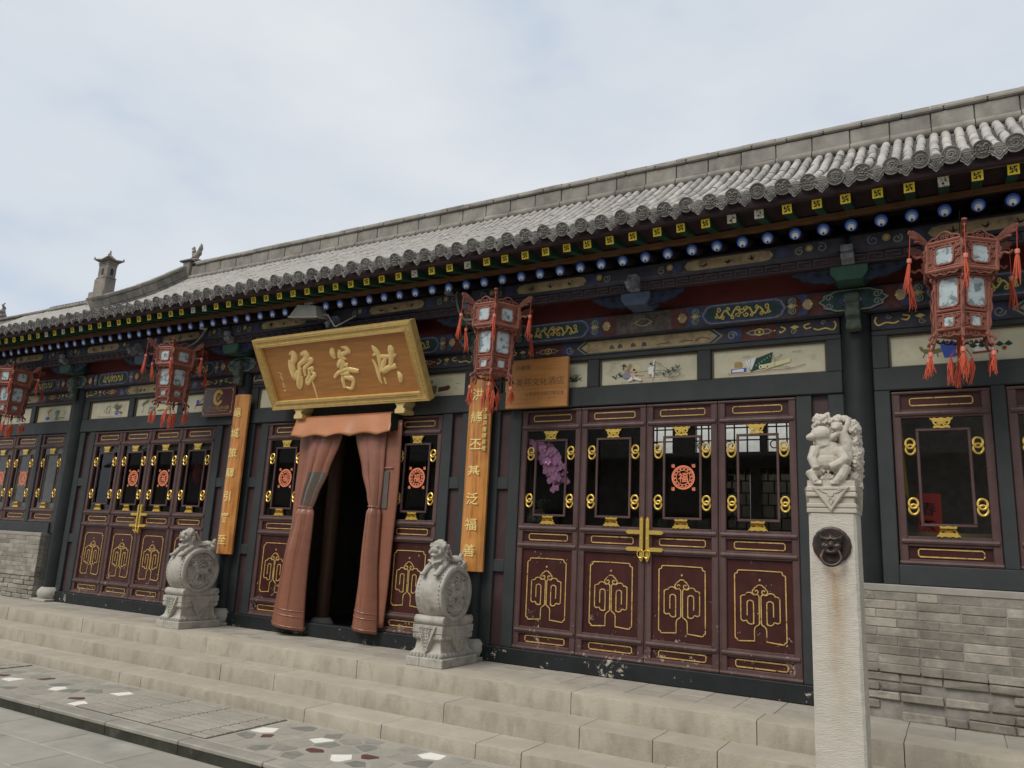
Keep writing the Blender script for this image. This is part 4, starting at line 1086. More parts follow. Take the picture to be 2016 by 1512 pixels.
STROKES = {'hong': [[(0.589, 0.692, 0.017), (0.617, 0.643, 0.059), (0.651, 0.585, 0.057), (0.612, 0.585, 0.043), (0.562, 0.571, 0.013)], [(0.545, 0.527, 0.013), (0.571, 0.458, 0.035), (0.581, 0.339, 0.045), (0.582, 0.275, 0.035), (0.595, 0.23, 0.018)], [(0.656, 0.589, 0.057), (0.647, 0.507, 0.055), (0.63, 0.43, 0.038), (0.595, 0.338, 0.014)], [(0.835, 0.668, 0.037), (0.846, 0.622, 0.081), (0.834, 0.554, 0.072), (0.811, 0.494, 0.062), (0.789, 0.437, 0.056)], [(0.817, 0.544, 0.056), (0.865, 0.548, 0.051), (0.901, 0.56, 0.018)], [(0.663, 0.549, 0.047), (0.741, 0.542, 0.049), (0.814, 0.533, 0.047)], [(0.749, 0.538, 0.038), (0.71, 0.487, 0.052), (0.672, 0.427, 0.063), (0.65, 0.369, 0.048)], [(0.627, 0.429, 0.021), (0.664, 0.388, 0.076), (0.767, 0.413, 0.058), (0.865, 0.426, 0.058)], [(0.646, 0.306, 0.01), (0.651, 0.27, 0.025), (0.655, 0.222, 0.023)], [(0.854, 0.362, 0.009), (0.881, 0.302, 0.066), (0.863, 0.232, 0.034)]], 'shan': [[(0.007, 0.714, 0.036), (-0.017, 0.65, 0.079), (-0.003, 0.578, 0.035)], [(0.092, 0.685, 0.014), (0.092, 0.633, 0.062), (0.058, 0.583, 0.036)], [(0.131, 0.709, 0.014), (0.203, 0.695, 0.049), (0.232, 0.649, 0.061), (0.244, 0.618, 0.016)], [(0.245, 0.644, 0.039), (0.156, 0.631, 0.05), (0.082, 0.593, 0.05)], [(0.071, 0.59, 0.04), (0.144, 0.568, 0.04), (0.16, 0.55, 0.014)], [(0.106, 0.559, 0.04), (0.07, 0.53, 0.067), (0.021, 0.483, 0.051), (0.088, 0.494, 0.045), (0.172, 0.488, 0.05)], [(0.101, 0.559, 0.04), (0.104, 0.511, 0.056), (0.05, 0.442, 0.035), (-0.002, 0.409, 0.021)], [(-0.087, 0.349, 0.037), (-0.015, 0.402, 0.041), (0.131, 0.44, 0.046), (0.205, 0.421, 0.062), (0.306, 0.402, 0.044)], [(0.018, 0.379, 0.021), (0.092, 0.386, 0.037), (0.165, 0.393, 0.06)], [(0.047, 0.361, 0.031), (0.028, 0.305, 0.049), (0.027, 0.212, 0.037)], [(0.067, 0.343, 0.037), (0.162, 0.324, 0.067), (0.184, 0.282, 0.051), (0.126, 0.2, 0.037), (0.045, 0.22, 0.023)]], 'yi': [[(-0.701, 0.69, 0.028), (-0.638, 0.703, 0.071), (-0.63, 0.652, 0.089), (-0.682, 0.589, 0.072)], [(-0.724, 0.618, 0.039), (-0.747, 0.535, 0.053), (-0.734, 0.424, 0.069), (-0.714, 0.376, 0.044), (-0.664, 0.453, 0.046), (-0.635, 0.481, 0.022)], [(-0.69, 0.598, 0.055), (-0.697, 0.506, 0.053), (-0.705, 0.448, 0.027)], [(-0.516, 0.674, 0.038), (-0.435, 0.682, 0.082), (-0.435, 0.632, 0.076), (-0.509, 0.584, 0.062), (-0.59, 0.549, 0.048), (-0.599, 0.49, 0.059)], [(-0.462, 0.609, 0.053), (-0.357, 0.595, 0.049), (-0.436, 0.549, 0.043), (-0.523, 0.493, 0.05), (-0.541, 0.406, 0.033)], [(-0.599, 0.49, 0.054), (-0.649, 0.393, 0.066), (-0.697, 0.294, 0.06), (-0.69, 0.254, 0.033), (-0.636, 0.315, 0.038), (-0.606, 0.407, 0.044)], [(-0.468, 0.477, 0.037), (-0.386, 0.495, 0.038), (-0.421, 0.444, 0.032), (-0.383, 0.408, 0.049), (-0.464, 0.355, 0.05), (-0.544, 0.301, 0.048), (-0.539, 0.351, 0.037), (-0.479, 0.398, 0.043), (-0.462, 0.464, 0.037)], [(-0.457, 0.346, 0.017), (-0.451, 0.244, 0.026), (-0.45, 0.115, 0.015)]]}
# ================================================================== things on and in front of the house
wood_board = MAT('honey_wood', (.45, .20, .052), .42, .14, 3, .45, stretch=(1, 1, 9), bump=.04, bscale=30, grain=((.31, .12, .032), (2.5, 2.5, 40), .45))
goldleaf = MAT('gold_leaf_frame', (.66, .46, .165), .45, .14, 12, .5, metal=.08, bump=.05)
goldch = MAT('gold_leaf_letters', (.86, .62, .25), .36, .08, 12, .5, metal=.12)
SB = thing('name_board', 'large gold-framed brown name board with three raised gold characters above the doorway', 'signboard', (-6.2425, -.18, 2.715), (math.atan2(.47, .805), 0, 0))
obj('board', MB().box(-1.20, 1.20, -.01, .045, .03, .90), wood_board, SB, smooth=False)
fr = MB()
def framebar(pts): fr.prism(pts, 'y', -.05, .05)
a_, b_, c_, d_ = 1.2275, .925, 1.12, .815
framebar([(-a_, 0), (a_, 0), (c_, .11), (-c_, .11)]); framebar([(-a_, b_), (-c_, d_), (c_, d_), (a_, b_)])
framebar([(-a_, 0), (-c_, .11), (-c_, d_), (-a_, b_)]); framebar([(a_, 0), (a_, b_), (c_, d_), (c_, .11)])
FRM = obj('gilt_frame', fr, goldleaf, SB, smooth=False)
rg = MB()
for q in (.012, .030, .084, .101):
    x0 = a_-q; z0 = q; z1 = b_-q
    rg.ribbon([(-x0, z0), (x0, z0), (x0, z1), (-x0, z1)], .009, -.058, -.049, closed=True)
obj('frame_moulding', rg, goldleaf, FRM, smooth=False)
fret_gold = MAT('fret_dark_gold', (.40, .27, .085), .5)  # darker gold than the frame around it
def keyrun(p, d, n_, L):   # little key fret along the frame
    kf = MB(); ux, uz = d; nx, nz = n_; t_ = 0
    while t_ < L-.07:
        P_ = [(0, -.012), (0, .014), (.042, .014), (.042, -.004), (.018, -.004)]
        kf.ribbon([(p[0]+ux*(t_+a)+nx*b, p[1]+uz*(t_+a)+nz*b) for a, b in P_], .005, -.0535, -.0495); t_ += .062
    obj('key_fret', kf, fret_gold, FRM, smooth=False)
keyrun((-1.15, .057), (1, 0), (0, 1), 2.3); keyrun((-1.15, .868), (1, 0), (0, 1), 2.3)
keyrun((-1.172, .09), (0, 1), (1, 0), .76); keyrun((1.172, .09), (0, 1), (1, 0), .76)
for nm in ('hong', 'shan', 'yi'):
    mb = MB()
    for st_ in STROKES[nm]:
        p3 = cat_rom([tuple(p) for p in st_], 4)
        pts = [(p[0], -.012, p[1]) for p in p3]; rr = [max(.005, p[2]*.58) for p in p3]
        mb.tube(pts, rr, 10, sy=.45)
    obj('raised_character', mb, goldch, SB, ang=60)
mb = MB(); r = random.Random(3)
for k, zc in enumerate((.47, .43, .385, .335, .295, .25)):
    for j in range(4):
        x0, z0 = -.955-.0*k+r.uniform(-.02, .012), zc+r.uniform(-.016, .016)
        mb.ribbon(cat_rom([(x0, z0), (x0+r.uniform(.004, .016), z0+r.uniform(-.014, .014)), (x0+r.uniform(.012, .026), z0-r.uniform(.004, .02))], 3), .0055, -.0145, -.0105)
obj('small_inscription', mb, goldch, SB, smooth=False)
def support(x, nm):
    prof = [(-.062, 2.57), (-.07, 2.585), (-.07, 2.612), (-.048, 2.63), (-.045, 2.655), (-.072, 2.68), (-.08, 2.70), (-.078, 2.722), (.078, 2.722), (.08, 2.70), (.072, 2.68), (.045, 2.655), (.048, 2.63), (.07, 2.612), (.07, 2.585), (.062, 2.57)]
    o = obj('board_support', MB().prism([(a, b-2.57) for a, b in prof], 'y', -.21, -.031), MAT('gilt_support', (.62, .47, .20), .42, .12, 14, .5, metal=.2), None, (x, 0, 2.572), ang=30)
    o['label'] = nm; o['category'] = 'bracket'; o['group'] = 'gilt supports under the name board'
support(-7.03, 'carved gilt support under the left end of the gold-framed name board')
support(-5.44, 'carved gilt support under the right end of the gold-framed name board')
# ------------------------------------------------------------------ couplet boards
coup_m = MAT('varnished_pine', (.56, .23, .048), .36, .12, 3, .5, coat=.3, stretch=(1, 1, .6), grain=((.13, .035, .012), (30, 30, 1.6), .85), patch=((.62, .29, .075), 4, .5, .8))
coup_gold = MAT('couplet_gold', (.85, .66, .26), .4, .1, 15, .5, metal=.15)
def couplet(xc, chars, zs, label, small=None):
    w = .284; sag = .05; y0 = -.165
    T = thing('couplet_board', label, 'couplet board', (xc, 0, .875), group='vertical couplet boards on the columns')
    H = 2.075; n = 14
    def ya(x): return y0+sag*(2*x/w)**2
    poly = [(-w/2+w*i/n, ya(-w/2+w*i/n)) for i in range(n+1)]; back = [(p[0], p[1]+.028) for p in reversed(poly)]
    obj('plank', MB().prism(poly+back, 'z', 0, H), coup_m, T, ang=30)
    for ch, z in zip(chars, zs):
        mb = MB(); write(mb, ch, 0, 0, .135, y0-.005, sx=1.12, offset=.006, depth=.022)
        obj('gold_character', mb, coup_gold, T, (0, 0, z-.875), smooth=False)
    if small:
        mb = MB()
        for k, ch in enumerate(small):
            write(mb, ch, .098, 2.56-.875-k*.068, .055, ya(.07)-.004, shear=.15, depth=.02)
        obj('small_inscription', mb, coup_gold, T, smooth=False)
couplet(-4.415, '洪緒丕基泛福善', [2.74, 2.492, 2.196, 1.909, 1.618, 1.353, 1.084], 'tall orange couplet board with gold characters behind the drum nearer the pale hitching post', '平遙洪善驛客棧')
couplet(-8.185, '龜城旅驛引賓至', [2.71, 2.43, 2.173, 1.905, 1.605, 1.33, 1.05], 'tall orange wood couplet board with gold characters under the small square maroon plaque')
# ------------------------------------------------------------------ plaques
PQ = thing('maroon_plaque', 'small square maroon plaque with a gold ring emblem left of the name board', 'plaque', (-8.685, -.075, 2.685))
obj('board', MB().box(-.315, .315, -.022, .012, 0, .415, .006), MAT('plaque_maroon', (.085, .022, .026), .35, .1, 6, .5, coat=.3), PQ, smooth=False)
mb = MB(); mb.ribbon(loop_slot(-.285, .285, .03, .385, .02), .005, -.0245, -.0215, closed=True)
for sx in (-1, 1):
    for zz_ in (.045, .37): mb.prism([(sx*.284, zz_), (sx*.25, zz_), (sx*.284, zz_+(.03 if zz_ < .2 else -.03))], 'y', -.0243, -.0218)
obj('gold_border', mb, goldline, PQ, smooth=False)
mb = MB()
arc = [(.0+.075*math.cos(t_), .262+.088*math.sin(t_)) for t_ in [math.radians(28+ i*(304/30)) for i in range(31)]]
mb.ribbon(arc, [.036+.016*math.sin(PI*i/30) for i in range(31)], -.026, -.0215)
mb.ribbon([(-.035, .285), (-.012, .235), (.05, .29)], [.008, .014, .006], -.026, -.0215); mb.ribbon(spiral(-.005, .265, .032, .9), .007, -.026, -.0215)
obj('ring_emblem', mb, gold, PQ, smooth=False)
mb = MB(); write(mb, '山西主題飯店研究院', 0, .118, .052, -.0235, offset=.004)
write(mb, 'Shanxi Academy Of Theme Hotel', 0, .074, .031, -.0235, offset=.004)
obj('plaque_lettering', mb, goldline, PQ, smooth=False)
OP = thing('wooden_plaque', 'square honey-brown wooden plaque with dark engraved lettering half behind a red lantern', 'plaque', (-3.735, -.085, 2.572))
obj('board', MB().box(-.365, .365, -.03, .012, 0, .525, .006), wood_board, OP, smooth=False)
mb = MB()
write(mb, '洪善驛', -.17, .435, .062, -.0312); write(mb, '美熙文化酒店', .04, .275, .096, -.0312, sx=1.0, offset=.004)
write(mb, '山西省旅游飯店業協會', .10, .145, .046, -.0312); write(mb, '二〇一一年十月', .13, .095, .03, -.0312)
obj('engraved_lettering', mb, paint(112, 84, 58), OP, smooth=False)
# ------------------------------------------------------------------ palace lanterns
rosew = MAT('faded_rosewood', (.265, .098, .068), .55, .22, 10, .35, bump=.08, patch=((.30, .11, .07), 14, .5, .75))
lpane = MAT('painted_lantern_glass', (.40, .46, .47), .25, .15, 9, .5, stretch=(1, 1, 2.4), patch=((.13, .18, .19), 15, .50, .60))
tassel_m = MAT('orange_red_tassel', (.52, .10, .055), .7, .2, 60, .2, stretch=(60, 60, 3))
bead_m = MAT('pink_bead', (.62, .20, .14), .5, .15, 30, .4)
fil_m = MAT('fretwork_rosewood', (.20, .072, .052), .6, .25, 20, .3)
def hexf(k): a = PI/6+k*PI/3; return a
def lantern():
    root = bpy.data.objects.new('palace_lantern', None); COL.objects.link(root)
    root['category'] = 'lantern'; root['group'] = 'hexagonal palace lanterns under the eave'
    fm = MB()
    # local z: 0 = top rim of the upper tier
    def tier(r0, r1, z0, z1, rails, post):
        for k in range(6):
            a = -PI/2+k*PI/3; a2 = a+PI/3
            p0 = Vector((r0*math.cos(a), r0*math.sin(a), z0)); p1 = Vector((r1*math.cos(a), r1*math.sin(a), z1))
            fm.tube([p0, p1], post, 6)
            for z_, h in rails:
                t_ = (z_-z0)/(z1-z0); rr = r0+(r1-r0)*t_
                q0 = Vector((rr*math.cos(a), rr*math.sin(a), z_)); q1 = Vector((rr*math.cos(a2), rr*math.sin(a2), z_))
                fm.tube([q0, q1], h, 6)
    tier(.262, .258, .0, -.225, [(0, .014), (-.022, .009), (-.20, .009), (-.22, .014)], .017)
    tier(.202, .188, -.235, -.70, [(-.25, .010), (-.52, .011), (-.545, .008), (-.66, .010)], .015)
    fm.lathe([(.20, -.225), (.20, -.24)], 6, a0=-PI/2, a1=-PI/2+2*PI)
    fm.lathe([(.05, -.655), (.185, -.66), (.17, -.675), (.05, -.69)], 6, a0=-PI/2, a1=-PI/2+2*PI)
    obj('frame', fm, rosew, root)
    def facept(k, rr, u, z):  # u in -1..1 along face k
        a = -PI/2+k*PI/3; a2 = a+PI/3
        p = Vector((rr*math.cos(a), rr*math.sin(a), 0)); q = Vector((rr*math.cos(a2), rr*math.sin(a2), 0)); m_ = (p+q)/2+(q-p)*(u/2)
        return Vector((m_.x, m_.y, z))
    def onface(mb0, k, rr, z):   # a flat shape drawn in xz with y outwards negative, laid on face k
        a = -PI/2+k*PI/3+PI/6
        M_ = Matrix.Translation((0, 0, z)) @ Matrix.Rotation(a+PI/2, 4, 'Z') @ Matrix.Translation((0, -rr*math.cos(PI/6), 0))
        return MB().join(mb0, M_)
    def rounded(w, h, n=6):
        c = min(w, h)*.45; P = []
        for (cx, cz, a0) in ((w-c, h-c, 0), (-w+c, h-c, PI/2), (-w+c, -h+c, PI), (w-c, -h+c, 1.5*PI)):
            for i in range(n): a = a0+PI/2*i/(n-1); P.append((cx+c*math.cos(a), cz+c*math.sin(a)))
        return P
    def fret(w, h, pw, ph, seed):      # carved fretwork filling the frame round the pane
        r = random.Random(seed); mb = MB()
        mb.ribbon(rounded(pw, ph), .010, -.010, .004, closed=True)
        for i in range(44):
            x, z = r.uniform(-w, w), r.uniform(-h, h)
            if abs(x) < pw*.92 and abs(z) < ph*.92: continue
            mb.ribbon(spiral(x, z, r.uniform(.010, .017), .9, r.uniform(0, 6), r.choice((-1, 1)), 6), .0065, -.006, .004)
        return mb
    up_p = MB().prism(rounded(.062, .062), 'y', -.004, .002); lo_p = MB().prism(rounded(.068, .106), 'y', -.004, .002); sm_p = MB().prism(rounded(.036, .038), 'y', -.004, .002)
    up_f = fret(.112, .078, .066, .068, 1); lo_f = fret(.082, .125, .072, .112, 2); sm_f = fret(.076, .046, .039, .042, 3)
    up_b = MB().box(-.125, .125, .004, .012, -.10, .10); lo_b = MB().box(-.092, .092, .004, .012, -.145, .135); sm_b = MB().box(-.09, .09, .004, .012, -.055, .055)
    crest = MB()
    pts = [(-.12, .0), (-.09, .024), (-.055, .03), (-.03, .052), (0, .062), (.03, .052), (.055, .03), (.09, .024), (.12, .0)]
    crest.ribbon(cat_rom(pts, 3), .012, -.006, .006)
    for x in (-.06, -.02, .02, .06): crest.ribbon(spiral(x, .016, .016, 1, x*30), .007, -.004, .004)
    apr = MB().ribbon(cat_rom([(-.10, 0), (-.07, -.022), (-.035, -.014), (0, -.026), (.035, -.014), (.07, -.022), (.10, 0)], 3), .010, -.004, .004)
    for x in (-.07, -.035, 0, .035, .07): apr.ribbon(spiral(x, -.006, .013, 1, x*50), .006, -.004, .004)
    for k in range(6):
        for nm, mb0, rr, z_, mt in (('pane', up_p, .262, -.111, lpane), ('pane', lo_p, .199, -.385, lpane), ('pane', sm_p, .193, -.603, lpane),
                                    ('back_panel', up_b, .262, -.111, fil_m), ('back_panel', lo_b, .199, -.385, fil_m), ('back_panel', sm_b, .193, -.603, fil_m), ('fretwork', up_f, .263, -.111, rosew), ('fretwork', lo_f, .20, -.385, rosew), ('fretwork', sm_f, .194, -.603, rosew),
                                    ('crest', crest, .262, .012, fil_m), ('apron', apr, .258, -.232, fil_m), ('apron', apr, .186, -.69, fil_m)):
            obj(nm, onface(mb0, k, rr, z_), mt, root, smooth=False)
        a = -PI/2+k*PI/3; ca, sa = math.cos(a), math.sin(a)
        fi = MB()
        def rad(pts, rr, sy=1.0): fi.tube([(ca*p[0], sa*p[0], p[1]) for p in cat_rom(pts, 4)], rr, 6, sy=sy)
        rad([(.262, .0), (.30, .035), (.345, .050), (.385, .080), (.41, .086)], [.020]*16+[.012], .55); rad([(.27, .02), (.32, .065), (.38, .095)], .014, .6); rad([(.31, .03), (.36, .045), (.395, .05)], .012, .6)
        rad([(.28, .0), (.33, .018), (.36, .015)], .010); rad([(.27, -.13), (.31, -.10), (.345, -.115), (.37, -.095)], .010)
        rad([(.262, -.05), (.285, -.06), (.278, -.09), (.29, -.11), (.275, -.14)], .010)
        rad([(.262, -.2), (.25, -.24), (.225, -.26), (.235, -.28), (.21, -.3)], .010)
        rad([(.20, -.34), (.222, -.38), (.212, -.44), (.22, -.50), (.205, -.56), (.21, -.62), (.195, -.66)], .009)
        rad([(.188, -.66), (.205, -.70), (.235, -.72), (.24, -.74)], .012); rad([(.19, -.68), (.20, -.74), (.215, -.77)], .011)
        obj('carved_finial', fi, fil_m, root)
        r = random.Random(20+k)
        for tipz, tr, sl, tl, nm2 in ((.075, .395, .16+.10*r.random(), .25, 0), (-.74, .235, .05+.05*r.random(), .14+.05*r.random(), 1)):
            ts = MB()
            x0, y0, z0 = ca*tr, sa*tr, tipz
            z1 = z0-sl; dx, dy = r.uniform(-.02, .02), r.uniform(-.02, .02)
            ts.tube([(x0, y0, z0), (x0+dx*.4, y0+dy*.4, z1)], .0025, 4)
            for j in range(9):
                q = (r.uniform(-.014, .014), r.uniform(-.014, .014)); w_ = r.uniform(.8, 1.1); sw = r.uniform(-.025, .025)
                ts.tube([(x0+dx*.4, y0+dy*.4, z1-.02), (x0+dx*.4+q[0]*.8, y0+dy*.4+q[1]*.8, z1-.06), (x0+dx+q[0]*1.4, y0+dy+q[1]*1.4, z1-tl*.6*w_), (x0+dx+q[0]*1.6+sw, y0+dy+q[1]*1.5, z1-tl*w_)], [.007, .006, .0055, .002], 4)
            t_ = obj('tassel', ts, tassel_m, root)
            obj('bead', MB().lathe([(.006, 0), (.016, -.004), (.018, -.018), (.015, -.036), (.006, -.04)], 8, (x0+dx*.4, y0+dy*.4, z1+.006)), bead_m, t_)
    ts = MB(); r = random.Random(2)
    for j in range(4):
        an = j*1.7; x1, y1 = .07*math.cos(an), .07*math.sin(an)
        ts.tube([(0, 0, -.68), (x1*.3, y1*.3, -.76), (x1, y1, -.84)], .004, 4)
        for q in range(7): ts.tube([(x1, y1, -.85), (x1+r.uniform(-.02, .02), y1+r.uniform(-.02, .02), -.92), (x1+r.uniform(-.025, .025), y1+r.uniform(-.025, .025), -1.0-.07*r.random())], [.006, .006, .002], 4)
    obj('tassel', ts, tassel_m, root)
    obj('hanger', MB().tube([(0, 0, -.1), (0, 0, .13)], .006, 6).lathe([(.006, .06), (.013, .075), (.006, .09), (.014, .11), (.006, .13)], 8).tube([(0, 0, .13), (.0, 0, .31)], .0035, 5), darkwood, root)
    return root
lab = ['red wooden hexagonal lantern with orange tassels beside the right window, the largest of the four', 'red wooden hexagonal lantern partly covering the honey-brown wooden plaque', 'red wooden hexagonal lantern hanging left of the maroon plaque', 'red wooden hexagonal lantern cut by the left edge of the picture']
spots = [((.148, -.60, 3.53), 4), ((-3.955, -.60, 3.51), 27), ((-8.99, -.60, 3.505), 44), ((-12.93, -.60, 3.49), 52)]
L0_ = lantern()
for i, (p, a) in enumerate(spots):
    o = L0_ if i == 0 else copy_tree(L0_)
    o['label'] = lab[i]; o.location = p; o.rotation_euler = (math.radians([1.5, -1, 1, 0][i]), math.radians([3.0, 1.5, 0, 1][i]), math.radians(a))
# ------------------------------------------------------------------ padded door curtain
leather = MAT('brown_leatherette', (.245, .098, .060), .33, .10, 5, .5, bump=.32, bscale=9, stretch=(1, 1, 2.2))
leather2 = MAT('tan_leatherette', (.50, .20, .085), .36, .1, 4, .5, bump=.12, bscale=12)
clearp = MAT('clear_plastic_window', (.11, .10, .085), .12, .3, 9, .6, stretch=(14, 14, 2), coat=.6)
def lerp_tab(tab, z):
    for i in range(len(tab)-1):
        (z0, *a), (z1, *b) = tab[i], tab[i+1]
        if z0 >= z >= z1:
            t_ = (z0-z)/(z0-z1); t_ = t_*t_*(3-2*t_)*.5+t_*.5; return [p+(q-p)*t_ for p, q in zip(a, b)]
    return tab[-1][1:]
CT = thing('door_curtain', 'brown padded leatherette door curtain tied back in two halves in the open doorway', 'curtain', (-6.35, -.08, .06))
def sheet(tab, zt, zb, nu, nv, pleats, seed):
    """hanging cloth: tab rows are (z, left x, right x, bulge, pleat depth, base y)"""
    v = []; f = []; grid = []
    for j in range(nv+1):
        t_ = j/nv; row = []
        for i in range(nu+1):
            u = i/nu; zz = zb[0]+(zb[1]-zb[0])*u; z = zt+(zz-zt)*t_
            xl, xr, bul, amp, yb = lerp_tab(tab, z)
            s_ = abs(math.sin(PI*(u*pleats+.12*math.sin(z*2.1+seed))))
            y = yb-bul*math.sin(PI*u)**.8-amp*(s_**.6-.5)*math.sin(PI*u)**.5
            x = xl+(xr-xl)*u+.006*math.sin(z*5+seed+u*2)
            row.append(len(v)); v.append((x+6.35, y+.08, z-.06))
        grid.append(row)
    for j in range(nv):
        for i in range(nu): f.append((grid[j][i], grid[j][i+1], grid[j+1][i+1], grid[j+1][i]))
    return MB().add(v, f), grid
rollL = [(2.6, -6.92, -6.34, .03, .012, -.075), (2.33, -6.93, -6.40, .035, .02, -.075), (1.92, -6.95, -6.55, .045, .04, -.08), (1.62, -6.975, -6.68, .05, .04, -.085), (1.47, -6.98, -6.735, .05, .03, -.09), (1.43, -7.02, -6.705, .085, .014, -.09), (.9, -7.10, -6.725, .12, .012, -.09), (.0, -7.22, -6.685, .14, .008, -.09)]
rollR = [(2.6, -6.18, -5.70, .03, .012, -.075), (2.33, -6.16, -5.70, .035, .02, -.075), (1.92, -6.02, -5.70, .045, .045, -.08), (1.62, -5.89, -5.71, .05, .05, -.085), (1.50, -5.84, -5.715, .05, .03, -.09), (1.45, -5.865, -5.69, .08, .03, -.09), (.9, -5.90, -5.67, .10, .012, -.09), (.0, -5.95, -5.60, .11, .008, -.09)]
flatL = [(2.6, -7.10, -6.75, .006, .004, -.05), (1.5, -7.095, -6.85, .01, .006, -.05), (.0, -7.10, -6.95, .02, .006, -.05)]
flatR = [(2.6, -5.80, -5.50, .006, .004, -.05), (1.5, -5.78, -5.50, .01, .006, -.05), (.0, -5.72, -5.56, .02, .006, -.05)]
for roll, flat_, ir, zb in ((rollL, flatL, True, (.115, .06)), (rollR, flatR, False, (.165, .13))):
    fb_, fg = sheet(flat_, 2.52, (.2, .2), 12, 30, 2, 3)
    fl_ = obj('curtain_backing', fb_, leather, CT, ang=80); sm = fl_.modifiers.new('thick', 'SOLIDIFY'); sm.thickness = .018; sm.offset = 0
    wx = (-6.90, -6.80) if ir else (-5.70, -5.62)
    obj('clear_window', MB().box(wx[0]+6.35, wx[1]+6.35, -.002, .004, 1.44, 1.86), clearp, fl_, smooth=False)
    obj('window_seam', MB().tube([(wx[0]+6.30, .004, 1.90), (wx[1]+6.40, .004, 1.90)], .010, 6).tube([(wx[0]+6.335, .006, 1.90), (wx[0]+6.335, .006, 1.3)], .007, 6), leather, fl_)
    mb, grid = sheet(roll, 2.52, zb, 40, 80, 2.6 if ir else 2.2, 1 if ir else 4)
    o = obj('curtain_half', mb, leather, CT, ang=80)
    sm = o.modifiers.new('thick', 'SOLIDIFY'); sm.thickness = .022; sm.offset = 0
    hem = MB()
    for t_ in (.915, .935, .985):
        j = int(round(80*t_)); hem.tube([Vector(mb.v[k])+Vector((0, -.014, 0)) for k in grid[j]], .007, 6)
    for i in ((12, 27) if ir else (20,)):
        hem.tube([Vector(mb.v[grid[j][i]])+Vector((0, -.012, 0)) for j in range(38, 74)], .004, 5)
    obj('hem_roll', hem, leather, o)
    vv = []; ff = []; rows_ = range(20, 34)
    cols_ = range(14, 40) if ir else range(22, 40)
    for j in rows_:
        for i in cols_: p = Vector(mb.v[grid[j][i]]); vv.append((p.x, p.y-.015, p.z))
    nc = len(cols_)
    for a in range(len(rows_)-1):
        for i in range(nc-1): ff.append((a*nc+i, a*nc+i+1, (a+1)*nc+i+1, (a+1)*nc+i))
    if ir: obj('clear_window', MB().add(vv, ff), clearp, o, ang=80)
    j = 34
    obj('tie_band', MB().tube([Vector(mb.v[k])+Vector((0, -.016, 0)) for k in grid[j]], .015, 8, sy=.7), leather, o)
mb = MB(); v = []; f = []; nu, nv = 48, 8
for j in range(nv+1):
    for i in range(nu+1):
        u = i/nu; t_ = j/nv; x = -7.105+(1.515)*u + (-.02*(1-u)+.02*u)*t_
        zt = 2.600+.006*u; zb = 2.335+.020*abs(math.cos(PI*u*4))**1.0*1.6-.035*(1-u)*(.4)
        z = zt+(zb-zt)*t_; y = -.060-.060*t_-.010*math.sin(u*PI*8)*t_-.012*math.sin(u*11+t_*2)*t_
        v.append((x+6.35, y-.0, z-.06))
for j in range(nv):
    for i in range(nu): f.append((j*(nu+1)+i, j*(nu+1)+i+1, (j+1)*(nu+1)+i+1, (j+1)*(nu+1)+i))
o = obj('valance', mb.add(v, f), leather2, CT, ang=80); sm = o.modifiers.new('thick', 'SOLIDIFY'); sm.thickness = .008
obj('valance_binding', MB().tube([Vector(v[nv*(nu+1)+i])+Vector((0, -.004, -.003)) for i in range(nu+1)], .006, 5), paint(60, 52, 30), o)
obj('valance_return', MB().add([(.765, -.10, 2.53), (.80, .06, 2.53), (.80, .06, 2.36), (.775, -.10, 2.30)], [(0, 1, 2, 3)]), paint(20, 34, 26), o, smooth=False)
# ------------------------------------------------------------------ drum stones
def relief(seed):
    """carved beast on a drum face: height over the unit disc"""
    r = random.Random(seed)
    caps = [((-.32, -.05), (.22, .02), .20), ((.22, .05), (.36, .22), .15), ((.36, .30), (.44, .38), .15), ((.48, .30), (.58, .26), .08),
            ((-.34, -.1), (-.46, -.38), .09), ((-.46, -.38), (-.40, -.56), .06), ((-.22, -.15), (-.16, -.42), .08), ((-.16, -.42), (-.26, -.56), .06),
            ((.18, -.1), (.26, -.38), .08), ((.26, -.38), (.18, -.58), .06), ((.30, -.02), (.46, -.26), .07), ((.46, -.26), (.42, -.46), .05),
            ((-.44, .05), (-.60, .25), .07), ((-.60, .25), (-.50, .5), .08), ((.30, .46), (.10, .66), .06), ((.40, .48), (.30, .72), .05), ((.2, .35), (-.05, .5), .07), ((.12, .25), (-.2, .36), .07)]
    curls = [(r.uniform(-.75, .75), r.uniform(-.75, .75), r.uniform(.10, .18)) for _ in range(16)]
    def h(x, z):
        v = 0
        for (a, b, w) in caps:
            dx, dz = b[0]-a[0], b[1]-a[1]; t_ = max(0, min(1, ((x-a[0])*dx+(z-a[1])*dz)/(dx*dx+dz*dz))); d_ = math.hypot(x-a[0]-t_*dx, z-a[1]-t_*dz)
            if d_ < w: v = max(v, math.sqrt(1-(d_/w)**2)*min(1, w/.12)*(1+.12*math.sin(60*x)*math.sin(60*z)))
        for (cx, cz, w) in curls:
            d_ = math.hypot(x-cx, z-cz)
            if d_ < w: v = max(v, .6*(1 if math.sin(d_/w*PI*2.2+math.atan2(z-cz, x-cx)) > .1 else 0))
        if -.8 < z < -.56: v = max(v, .4*abs(math.sin(x*14+z*9)))
        return v
    return h
